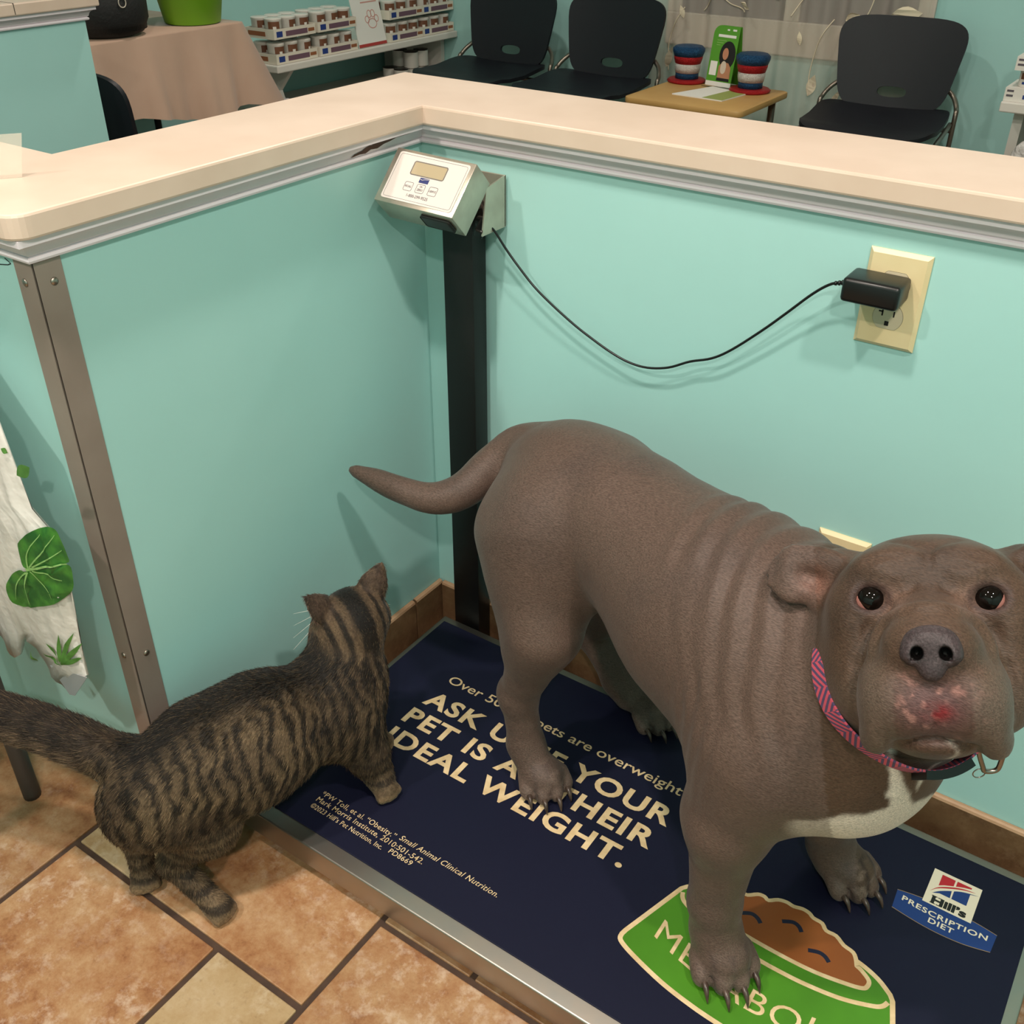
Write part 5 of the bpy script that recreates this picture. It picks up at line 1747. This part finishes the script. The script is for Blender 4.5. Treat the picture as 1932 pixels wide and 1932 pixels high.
M_CAN = mat('white_can', rgb(224, 218, 210), rough=.35)
M_CBROWN = mat('can_brown_print', rgb(112, 70, 48), rough=.5)
M_CBLUE = mat('can_blue_print', rgb(40, 62, 130), rough=.5)
M_TRAY = mat('tray_cardboard', rgb(226, 216, 200), rough=.6)
M_TPURP = mat('tray_purple_print', rgb(112, 82, 96), rough=.6)
M_TBROWN = mat('tray_brown_print', rgb(150, 92, 58), rough=.6)
def make_can(label, grp):
    t = thing('food_can', label, 'can', (0, 0, 0), 0, grp)
    MB().lathe([(0, 0), (.030, 0), (.0325, .003), (.0325, .058), (.034, .060), (.034, .066), (.031, .068), (0, .068)], seg=20).build('body', M_CAN, t, angle=40)
    def patch(a0, a1, z0, z1, m_, nm):
        b = MB(); n = 8
        vs = [(.0329 * math.cos(a0 + (a1 - a0) * i / n), .0329 * math.sin(a0 + (a1 - a0) * i / n), z) for z in (z0, z1) for i in range(n + 1)]
        b.add(vs, [(i, i + 1, n + 2 + i, n + 1 + i) for i in range(n)])
        b.build(nm, m_, t)
    patch(-.9, .5, .032, .057, M_CBROWN, 'label_picture')
    patch(-.35, .05, .026, .040, M_CAN, 'label_badge')
    patch(-.6, .25, .012, .022, M_CBLUE, 'label_text')
    return t
def make_tray(ly, label, grp):
    t = thing('can_tray', label, 'tray', (0, 0, 0), 0, grp)
    d = .155
    b = MB().box(-d, 0, 0, ly, 0.0006, .004)
    b.build('base', M_TRAY, t)
    for (x0, x1, y0, y1) in ((-.003, 0, 0, ly), (-d, -d + .003, 0, ly), (-d + .003, -.003, 0, .003), (-d + .003, -.003, ly - .003, ly)):
        MB().box(x0, x1, y0, y1, .004, .036).build('side', M_TRAY, t)
    MB().box(.0001, .0006, ly * .28, ly * .80, .008, .026).build('print_band', M_TPURP, t)
    MB().box(.0001, .0006, ly * .06, ly * .20, .008, .028).build('print_badge', M_CBLUE, t)
    MB().box(.0001, .0006, ly * .82, ly * .97, .012, .024).build('print_end', M_TBROWN, t)
    MB().box(-d * .9, -d * .3, -.0006, -.0001, .010, .026).build('print_side', M_TBROWN, t)
    return t
can0 = tray0 = None
lv = [('lower', .5156), ('upper', .6035)]
for ti, (y0, where) in enumerate(((1.815, 'first stack from the draped table'), (2.055, 'second stack from the draped table'), (2.490, 'stack right of the paw print sign'), (2.712, 'stack nearest the first chair'))):
    for ln_n, z0 in lv:
        lbl = 'white cardboard can tray, %s layer of the %s' % (ln_n, where)
        if tray0 is None:
            tray0 = make_tray(.225, lbl, 'can trays on the wall shelf'); tr = tray0; tr.matrix_basis = Matrix.Translation((-2.185, y0, z0))
        else:
            tr = copy_tree(tray0, (-2.185, y0, z0), 0, lbl, 'can trays on the wall shelf')
        g_ = 'cans in the %s tray of the %s' % (ln_n, where)
        for ix in range(2):
            for iy in range(3):
                cl_lbl = '%s %s can in the %s tray, %s' % (('front', 'rear')[ix], ('left', 'middle', 'right')[iy], ln_n, where)
                pos = (-2.185 - .040 - .072 * ix, y0 + .040 + .0725 * iy, z0 + .0042)
                if can0 is None:
                    can0 = make_can(cl_lbl, g_); can0.matrix_basis = Matrix.Translation(pos)
                else:
                    copy_tree(can0, pos, rng.uniform(-.5, .5), cl_lbl, g_)
# paw print sign
sg_ = thing('paw_sign', 'white card with a pink paw print standing between the can stacks', 'sign', (-2.20, 2.39, .516))
SM = Matrix(((0, -.22, .975, -2.192), (1, 0, 0, 2.295), (0, .975, .22, .5165), (0, 0, 0, 1)))
MB().prism([(0, 0), (.175, 0), (.175, .21), (0, .21)], 0, .003, M=SM).build('panel', M_PAPER, sg_)
MB().prism([(0, 0), (.175, 0), (.175, .012), (0, .012)], .003, .0036, M=SM).build('red_strip', mat('sign_red', rgb(170, 60, 56), rough=.5), sg_)
M_PINK = mat('sign_pink', rgb(206, 150, 140), rough=.5)
def sring(cx, cy_, rx, ry):
    t = MB().ribbon([(cx + rx * math.cos(a), cy_ + ry * math.sin(a)) for a in np.linspace(0, 2 * PI, 20, endpoint=False)], .0035, .003, .0036, True); t.bm.transform(SM); t.build('paw_outline', M_PINK, sg_)
for q_ in ((.110, .085, .026, .018), (.082, .102, .012, .013), (.100, .122, .012, .014), (.122, .122, .012, .014), (.140, .102, .012, .013)): sring(*q_)
for k_ in range(3):
    MB().prism([(.06, .165 + .013 * k_), (.16, .165 + .013 * k_), (.16, .170 + .013 * k_), (.06, .170 + .013 * k_)], .003, .0036, M=SM).build('text_line', M_PINK, sg_)
# tall cans on the lower board
low_tray = copy_tree(tray0, (-2.22, 2.60, .3056), 0, 'shallow can tray on the lower board under the can stacks', 'can trays on the wall shelf')
M_TIN = mat('dark_tin_lid', rgb(40, 36, 34), rough=.3, metal=.8)
def tall_can(x, y, h, dark, label):
    t = thing('tall_can', label, 'can', (x, y, .3098), 0, 'tall cans on the lower board')
    MB().lathe([(0, 0), (.031, 0), (.033, .002), (.033, h - .006), (.0335, h - .004), (0, h - .004)], (x, y, .3098), seg=18).build('body', M_CAN, t, angle=40)
    MB().lathe([(0, h - .0038), (.0335, h - .0038), (.034, h), (0, h + .001)], (x, y, .3098), seg=18).build('lid', M_TIN, t)
    if not dark: MB().lathe([(.0334, h * .5 - .002), (.0343, h * .5), (.0334, h * .5 + .002)], (x, y, .3098), seg=18, cap=False).build('rim', M_TUBE, t)
for k_ in range(3):
    tall_can(-2.262, 2.640 + .0, .075, True, 'short dark-lidded can, front left in the lower tray') if k_ == 0 else None
tall_can(-2.335, 2.650, .075, True, 'short dark-lidded can, back left in the lower tray')
tall_can(-2.262, 2.712, .140, False, 'tall white can in the middle of the lower tray')
tall_can(-2.335, 2.722, .140, False, 'tall white can behind the middle one in the lower tray')
tall_can(-2.262, 2.784, .140, False, 'tall white can at the right end of the lower tray')

# ---- plastic bags below the shelf
M_BAGW = mat('white_plastic_bag', rgb(216, 212, 208), rough=.35, noise=(12, rgb(196, 190, 188), .2), bump=(26, 1.0, .02))
bf = Field((-2.45, 1.62, 0), (-1.95, 2.02, .46), .008)
bf.ell((-2.16, 1.80, .17), (.10, .10, .165), .03); bf.ell((-2.14, 1.77, .30), (.06, .05, .06), .03); bf.ell((-2.19, 1.84, .34), (.05, .04, .05), .03)
bv, bfc = bf.mesh(); bv = relax(bv, bfc, 2); bv += vnormals(bv, bfc) * ((vnoise(bv, 22, 5, 3) - .5) * .03)[:, None]; bv[:, 2] = np.maximum(bv[:, 2], .001)
bg = thing('plastic_bag', 'crumpled white plastic bag with blue print below the can shelf', 'bag', (-2.16, 1.80, 0))
np_mesh('bag_body', bv, bfc, M_BAGW, bg)
MB().box(-2.12, -2.075, 1.735, 1.748, .315, .345).build('blue_print', M_CBLUE, bg)

# ---- draped table
M_CLOTH = mat('beige_cloth', rgb(196, 164, 144), rough=.85, sheen=.3, noise=(4, rgb(182, 150, 130), .25))
dt = thing('draped_table', 'folding table under a beige cloth at the left wall', 'table', (-2.28, 1.04, 0))
MB().box(-2.54, -2.03, .56, 1.50, .690, .7105, bevel=.004).build('tabletop', M_SHELF, dt)
for x in (-2.50, -2.07):
    for y in (.60, 1.46): MB().tube([(x, y, .001), (x, y, .69)], .013, 8).build('leg', M_BLACK, dt, smooth=True)
cl = MB()
X0, X1, Y0, Y1 = -2.545, -2.022, .552, 1.512
per = []
for (ax_, ay, bx_, by_) in ((X1, Y0, X1, Y1), (X1, Y1, X0, Y1), (X0, Y1, X0, Y0), (X0, Y0, X1, Y0)):
    n_ = 40 if ax_ == bx_ else 22
    for i in range(n_): per.append((ax_ + (bx_ - ax_) * i / n_, ay + (by_ - ay) * i / n_))
NP = len(per)
rows = []
cxm, cym = (X0 + X1) / 2, (Y0 + Y1) / 2
for k_, dn in enumerate((0, .006, .03, .09, .16, .22, .26)):
    row = []
    for i, (x, y) in enumerate(per):
        ex_ = 1 if abs(x - X1) < 1e-6 else (-1 if abs(x - X0) < 1e-6 else 0)
        ey_ = 1 if abs(y - Y1) < 1e-6 else (-1 if abs(y - Y0) < 1e-6 else 0)
        nl = math.hypot(ex_, ey_) or 1
        ph = i * .62
        out = .004 + dn * .10 + (dn / .26) * (.022 * math.sin(ph) + .014 * math.sin(ph * 2.3 + 1))
        if ex_ and ey_: out += dn * .35
        xx, yy = x + ex_ / nl * out, y + ey_ / nl * out
        zz = .7135 - dn * (1 + .10 * math.sin(i * .21 + 1.0)) - (.02 * (dn / .26) if (ex_ and ey_) else 0)
        xx = max(xx, -2.61)
        row.append(cl.bm.verts.new((xx, yy, zz)))
    rows.append(row)
for a, c in zip(rows[:-1], rows[1:]):
    for i in range(NP):
        j = (i + 1) % NP
        cl.bm.faces.new((a[i], a[j], c[j], c[i]))
cl.bm.faces.new(rows[0])
clo = cl.build('tablecloth', M_CLOTH, smooth=True)
tag(clo, 'beige cloth hanging over the table at the left wall', 'tablecloth')

# things on the draped table
DZ = .7145
M_BSK = mat('black_woven', rgb(22, 21, 22), rough=.7, bump=(120, .6, .003))
bk = thing('black_basket', 'black round tote basket with a pale ring on the draped table', 'basket', (-2.13, 1.045, DZ))
MB().lathe([(0, .0), (.085, .0), (.115, .012), (.135, .05), (.138, .18), (.130, .18), (.126, .02), (0, .012)], (-2.13, 1.045, DZ), seg=36, cap=False).build('body', M_BSK, bk, smooth=True)
rg = [(-2.13 + .1395 * math.cos(-.18 + .085 * math.cos(a)), 1.045 + .1395 * math.sin(-.18 + .085 * math.cos(a)) , DZ + .105 + .014 * math.sin(a)) for a in np.linspace(0, 2 * PI, 21)]
MB().tube(rg, .0018, 6, cap=False).build('ring', mat('pale_ring', rgb(200, 190, 176), rough=.4), bk, smooth=True)
pb = thing('dark_bag', 'small dark purple bag with a pink mark between basket and green tub', 'bag', (-2.26, 1.23, DZ))
MB().box(-2.32, -2.21, 1.192, 1.268, DZ + .0005, DZ + .16, bevel=.012, seg=3).build('body', mat('dark_purple_cloth', rgb(36, 26, 44), rough=.7), pb, smooth=True)
MB().lathe([(0, 0), (.014, 0), (.012, .0012), (0, .0014)], seg=14, M=Matrix.Translation((-2.2096, 1.232, DZ + .07)) @ Matrix.Rotation(PI / 2, 4, 'Y')).build('pink_mark', mat('pink_print', rgb(176, 50, 96), rough=.5), pb)
gt = thing('green_tub', 'lime green round tub standing on the draped table', 'tub', (-2.13, 1.395, DZ))
MB().lathe([(0, 0), (.085, 0), (.094, .004), (.118, .13), (.122, .134), (.116, .134), (.09, .008), (0, .006)], (-2.13, 1.395, DZ), seg=40, cap=False).build('body', mat('lime_plastic', rgb(124, 186, 36), rough=.4), gt, smooth=True)
MB().tube([(-2.13 + .121 * math.cos(a), 1.395 + .121 * math.sin(a), DZ + .128) for a in np.linspace(0, 2 * PI, 33)], .004, 6, cap=False).build('rim', mat('lime_plastic', None), gt, smooth=True)

# ---- shelf with boxes at the right edge
rs = thing('corner_shelf', 'white slatted shelf at the right edge beyond the counter', 'shelf', (.55, 2.75, 0))
MB().box(.300, .85, 2.52, 2.945, .525, .556, bevel=.004).build('board', M_SHELF, rs)
MB().box(.335, .365, 2.60, 2.93, .001, .525).build('support', M_SHELF, rs)
MB().box(.80, .83, 2.60, 2.93, .001, .525).build('support', M_SHELF, rs)
M_CAR = mat('white_carton', rgb(228, 222, 214), rough=.55)
for k_, (z0, lbl) in enumerate(((.5565, 'white pet food carton on the corner shelf, lower of two'), (.6475, 'white pet food carton on the corner shelf, upper of two'))):
    t = thing('food_carton', lbl, 'carton', (.43, 2.56, z0), 0, 'cartons on the corner shelf')
    x0 = .302 + .012 * k_
    MB().box(x0, x0 + .26, 2.535, 2.70, z0, z0 + .040).build('box', M_CAR, t)
    MB().box(x0 + .055, x0 + .105, 2.5344, 2.5349, z0 + .010, z0 + .022).build('blue_text', M_CBLUE, t)
    MB().box(x0 + .070, x0 + .090, 2.5344, 2.5349, z0 + .025, z0 + .036).build('badge', M_CBLUE, t)
    for q_ in range(2): MB().box(x0 + .006, x0 + .026, 2.5344, 2.5349, z0 + .028 - .014 * q_, z0 + .034 - .014 * q_).build('small_print', M_INK, t)
    for q_ in range(3):
        copy_tree(can0, (x0 + .048 + .08 * q_, 2.580, z0 + .0404), -PI / 2 + .2, '%s white can standing on the %s carton of the corner shelf' % (('left', 'middle', 'right')[q_], ('lower', 'upper')[k_]), 'cans on the %s carton of the corner shelf' % ('lower', 'upper')[k_], sc=.72 if k_ == 0 else .9)
bf = Field((.33, 2.40, 0), (.62, 2.66, .50), .008)
bf.ell((.45, 2.52, .20), (.09, .07, .20), .03); bf.ell((.42, 2.50, .40), (.05, .04, .06), .03)
bv, bfc = bf.mesh(); bv = relax(bv, bfc, 2); bv += vnormals(bv, bfc) * ((vnoise(bv, 20, 8, 3) - .5) * .03)[:, None]; bv[:, 2] = np.maximum(bv[:, 2], .001)
tag(np_mesh('plastic_bag', bv, bfc, M_BAGW), 'shiny plastic bag standing under the corner shelf at the right edge', 'bag')

# ---- front left: clear sign stand, bag, stool, pen mark
M_ACR = mat('clear_acrylic', rgb(238, 226, 212), rough=.12, alpha=.3)
ac = MB()
p0, p1 = Vector((-.0890, -.5590, ZC + .0004)), Vector((-.1500, -.640, ZC + .0004))
tv = Vector((.0085, .0065, .0445))
d_ = (p1 - p0).normalized(); nn = d_.cross(tv).normalized() * .0015
ac.add([tuple(q_) for q_ in (p0, p1, p1 + tv, p0 + tv, p0 + nn, p1 + nn, p1 + tv + nn, p0 + tv + nn)], [(0, 1, 2, 3), (7, 6, 5, 4), (0, 4, 5, 1), (1, 5, 6, 2), (2, 6, 7, 3), (3, 7, 4, 0)])
aco = ac.build('clear_stand', M_ACR)
tag(aco, 'clear acrylic card stand on the countertop at the left edge', 'sign stand')
M_PEN = mat('black_pen', rgb(20, 20, 24), rough=.6)
for P in ([(-.075, .852), (-.060, .8555), (-.045, .8580), (-.039, .8605)], [(-.039, .8605), (-.048, .8645)]):
    t = MB().ribbon([(x, z) for x, z in P], .0010, 0, .0002); t.bm.transform(Matrix(((1, 0, 0, 0), (0, 0, -1, -L - .0002), (0, 1, 0, 0), (0, 0, 0, 1))))
    t.build('pen_mark', M_PEN, wt)

st = thing('stool', 'dark metal stool by the mint wall at the left edge', 'stool', (-.41, -.79, 0))
M_STOOL = mat('dark_brown_metal', rgb(58, 50, 46), rough=.5)
for x in (-.251, -.56):
    for y in (-.697, -.90):
        MB().tube([(x, y, .0005), (x, y, .012), (x, y, .43)], .0128, 14).build('leg', M_STOOL, st, smooth=True)
MB().prism(rrect(-.585, -.2375, -.925, -.684, .03), .43, .455, bevel=.005).build('seat', M_STOOL, st, angle=40)

M_BAG = bpy.data.materials.new('printed_plastic'); M_BAG.use_nodes = True
_b3 = M_BAG.node_tree.nodes['Principled BSDF']; _b3.inputs['Base Color'].default_value = rgb(226, 220, 214); _b3.inputs['Roughness'].default_value = .3
_n3 = M_BAG.node_tree.nodes.new('ShaderNodeTexNoise'); _n3.inputs['Scale'].default_value = 30; _n3.inputs['Detail'].default_value = 3
_t3 = M_BAG.node_tree.nodes.new('ShaderNodeTexCoord'); M_BAG.node_tree.links.new(_t3.outputs['Object'], _n3.inputs['Vector'])
_p3 = M_BAG.node_tree.nodes.new('ShaderNodeBump'); _p3.inputs['Strength'].default_value = .7; _p3.inputs['Distance'].default_value = .004
M_BAG.node_tree.links.new(_n3.outputs['Fac'], _p3.inputs['Height']); M_BAG.node_tree.links.new(_p3.outputs['Normal'], _b3.inputs['Normal'])
bag = thing('leaf_bag', 'white plastic bag printed with green leaves hanging by the mint wall', 'bag', (-.2, -.66, .28))
rows = [(0.845, -0.225, -0.195, 0.003), (0.8, -0.228, -0.15, 0.008), (0.74, -0.23, -0.1, 0.012), (0.692, -0.232, -0.055, 0.014), (0.641, -0.232, -0.048, 0.014), (0.587, -0.232, -0.041, 0.014), (0.566, -0.232, -0.01, 0.014), (0.529, -0.232, -0.003, 0.014), (0.472, -0.232, -0.01, 0.014), (0.411, -0.232, -0.018, 0.012), (0.353, -0.232, -0.022, 0.007), (0.318, -0.232, -0.07, 0.004)]
def bagpt(k_, u, front):
    z, xa, xb, th_ = rows[k_]
    x = xa + (xb - xa) * u
    y = -.675 + (-1 if front else 1) * th_ * (math.sin(PI * min(max(u, .0), 1)) ** .6)
    zz = z
    if k_ >= len(rows) - 2: zz = z - .030 * math.sin(u * 9.0) * (1 if k_ == len(rows) - 1 else .5) + (.045 if u > .80 else 0) * 0
    if front: y += .0018 * math.sin(u * 31 + k_ * 1.7) + .0012 * math.sin(u * 57 + k_)
    return (x, min(y, -L - .006), zz)
NU = 30
bb = MB()
gridf = [[bb.bm.verts.new(bagpt(k_, u, True)) for u in np.linspace(0, 1, NU)] for k_ in range(len(rows))]
gridb = [[bb.bm.verts.new(bagpt(k_, u, False)) for u in np.linspace(0, 1, NU)] for k_ in range(len(rows))]
for G_ in (gridf, gridb):
    for k_ in range(len(rows) - 1):
        for i in range(NU - 1):
            bb.bm.faces.new((G_[k_][i], G_[k_][i + 1], G_[k_ + 1][i + 1], G_[k_ + 1][i]))
for k_ in range(len(rows) - 1):
    for i in (0, NU - 1):
        try: bb.bm.faces.new((gridf[k_][i], gridf[k_ + 1][i], gridb[k_ + 1][i], gridb[k_][i]))
        except ValueError: pass
for i in range(NU - 1):
    bb.bm.faces.new((gridf[-1][i], gridf[-1][i + 1], gridb[-1][i + 1], gridb[-1][i]))
    bb.bm.faces.new((gridf[0][i], gridf[0][i + 1], gridb[0][i + 1], gridb[0][i]))
bb.build('bag_body', M_BAG, bag, smooth=True)
# torn corner hanging below
tc_ = MB(); tc_.add([(-0.107, -0.678, 0.321), (-0.022, -0.678, 0.344), (-0.012, -0.678, 0.356), (-0.066, -0.678, 0.29), (-0.079, -0.678, 0.285)], [(0, 1, 2, 3, 4)])
to = tc_.build('torn_corner', mat('grey_plastic_inside', rgb(160, 162, 164), rough=.35), bag)
md = to.modifiers.new('thick', 'SOLIDIFY'); md.thickness = .0008
MB().tube([(-.215, -.660, .84), (-.215, -L - .001, .862)], .003, 8).build('hook', M_STEEL_DULL, bag, smooth=True)
def bag_y(x, z):
    zs_ = [r[0] for r in rows][::-1]
    kf = np.interp(z, zs_, list(range(len(rows)))[::-1])
    k0 = int(min(kf, len(rows) - 2)); tt = kf - k0
    xa = rows[k0][1] * (1 - tt) + rows[k0 + 1][1] * tt; xb = rows[k0][2] * (1 - tt) + rows[k0 + 1][2] * tt
    u = min(max((x - xa) / (xb - xa), 0), 1)
    return bagpt(k0, u, True)[1] * (1 - tt) + bagpt(k0 + 1, u, True)[1] * tt
def bag_leaf(name, P, m_, lift=.0032):
    """print following the bag's surface: fan of triangles refined toward the outline"""
    cx_, cz_ = sum(p[0] for p in P) / len(P), sum(p[1] for p in P) / len(P)
    m = MB(); n = len(P)
    rings = []
    for k_ in (.34, .67, 1.0):
        rings.append([m.bm.verts.new((cx_ + (p[0] - cx_) * k_, bag_y(cx_ + (p[0] - cx_) * k_, cz_ + (p[1] - cz_) * k_) - lift, cz_ + (p[1] - cz_) * k_)) for p in P])
    c0 = m.bm.verts.new((cx_, bag_y(cx_, cz_) - lift, cz_))
    for i in range(n):
        j = (i + 1) % n
        m.bm.faces.new((c0, rings[0][i], rings[0][j]))
        for a, b_ in zip(rings[:-1], rings[1:]): m.bm.faces.new((a[i], b_[i], b_[j], a[j]))
    m.build(name, m_, bag, smooth=True)
M_LEAFD = mat('leaf_dark_green', rgb(28, 92, 40), rough=.4, noise=(40, rgb(70, 138, 52), .12))
M_LEAFM = mat('leaf_mid_green', rgb(96, 150, 72), rough=.4, noise=(50, rgb(70, 120, 50), .2))
M_LEAFV = mat('leaf_vein', rgb(140, 186, 110), rough=.4)
lobe1 = smooth2([(-0.063, 0.503), (-0.072, 0.516), (-0.071, 0.532), (-0.047, 0.556), (-0.021, 0.572), (0.002, 0.577), (0.01, 0.564), (0.014, 0.547), (0.012, 0.536), (-0.022, 0.519)], 4, True)
lobe2 = smooth2([(-0.064, 0.499), (-0.092, 0.487), (-0.116, 0.463), (-0.126, 0.442), (-0.119, 0.424), (-0.081, 0.437), (-0.035, 0.459), (0.0, 0.49), (0.011, 0.513), (0.012, 0.532), (-0.023, 0.516)], 4, True)
bag_leaf('printed_leaf', lobe1, M_LEAFD); bag_leaf('printed_leaf', lobe2, M_LEAFD)
def bag_vein(P, wd):
    m = MB(); P = smooth2(P, 5)
    prev = None
    for i, p in enumerate(P):
        d_ = Vector(P[min(i + 1, len(P) - 1)]) - Vector(P[max(i - 1, 0)]); d_.normalize()
        w_ = wd * (1 - .7 * i / len(P))
        a = (p[0] - d_.y * w_, p[1] + d_.x * w_); b_ = (p[0] + d_.y * w_, p[1] - d_.x * w_)
        va, vb = [m.bm.verts.new((q_[0], bag_y(*q_) - .0048, q_[1])) for q_ in (a, b_)]
        if prev: m.bm.faces.new((prev[0], va, vb, prev[1]))
        prev = (va, vb)
    m.build('leaf_vein', M_LEAFV, bag)
bag_vein([(-0.063, 0.502), (-0.028, 0.517), (0.011, 0.534)], 0.002)
bag_vein([(-0.059, 0.506), (-0.052, 0.529), (-0.024, 0.563)], 0.0011)
bag_vein([(-0.057, 0.507), (-0.032, 0.533), (0.001, 0.57)], 0.0011)
bag_vein([(-0.052, 0.509), (-0.021, 0.53), (0.008, 0.552)], 0.0011)
bag_vein([(-0.064, 0.498), (-0.093, 0.472), (-0.112, 0.436)], 0.0011)
bag_vein([(-0.062, 0.499), (-0.075, 0.472), (-0.078, 0.445)], 0.0011)
bag_vein([(-0.058, 0.501), (-0.044, 0.489), (-0.035, 0.467)], 0.0011)
bag_vein([(-0.054, 0.503), (-0.022, 0.506), (0.001, 0.499)], 0.0011)
def blade(x0, z0, ang, ln, wd):
    c, s_ = math.cos(ang), math.sin(ang)
    P = [(x0 + t * ln * c - o * s_, z0 + t * ln * s_ + o * c) for t, o in [(t, wd * math.sin(PI * t)) for t in np.linspace(0, 1, 7)] + [(t, -wd * math.sin(PI * t)) for t in np.linspace(1, 0, 7)[1:-1]]]
    bag_leaf('printed_blade', P, M_LEAFM)
blade(-0.069, 0.344, 0.6, 0.06, .0034)
blade(-0.069, 0.344, 0.81, 0.084, .0034)
blade(-0.069, 0.344, 1, 0.085, .0034)
blade(-0.069, 0.344, 1.23, 0.067, .0034)
blade(-0.069, 0.344, 2.01, 0.035, .0034)
blade(-0.069, 0.344, 3, 0.034, .0034)
blade(-0.13, 0.318, 2.35619, 0.0169706, 0.004)
blade(-0.045, 0.632, 0.574305, 0.0404969, 0.008)
blade(-0.056, 0.664, -0.463648, 0.00894427, 0.004)
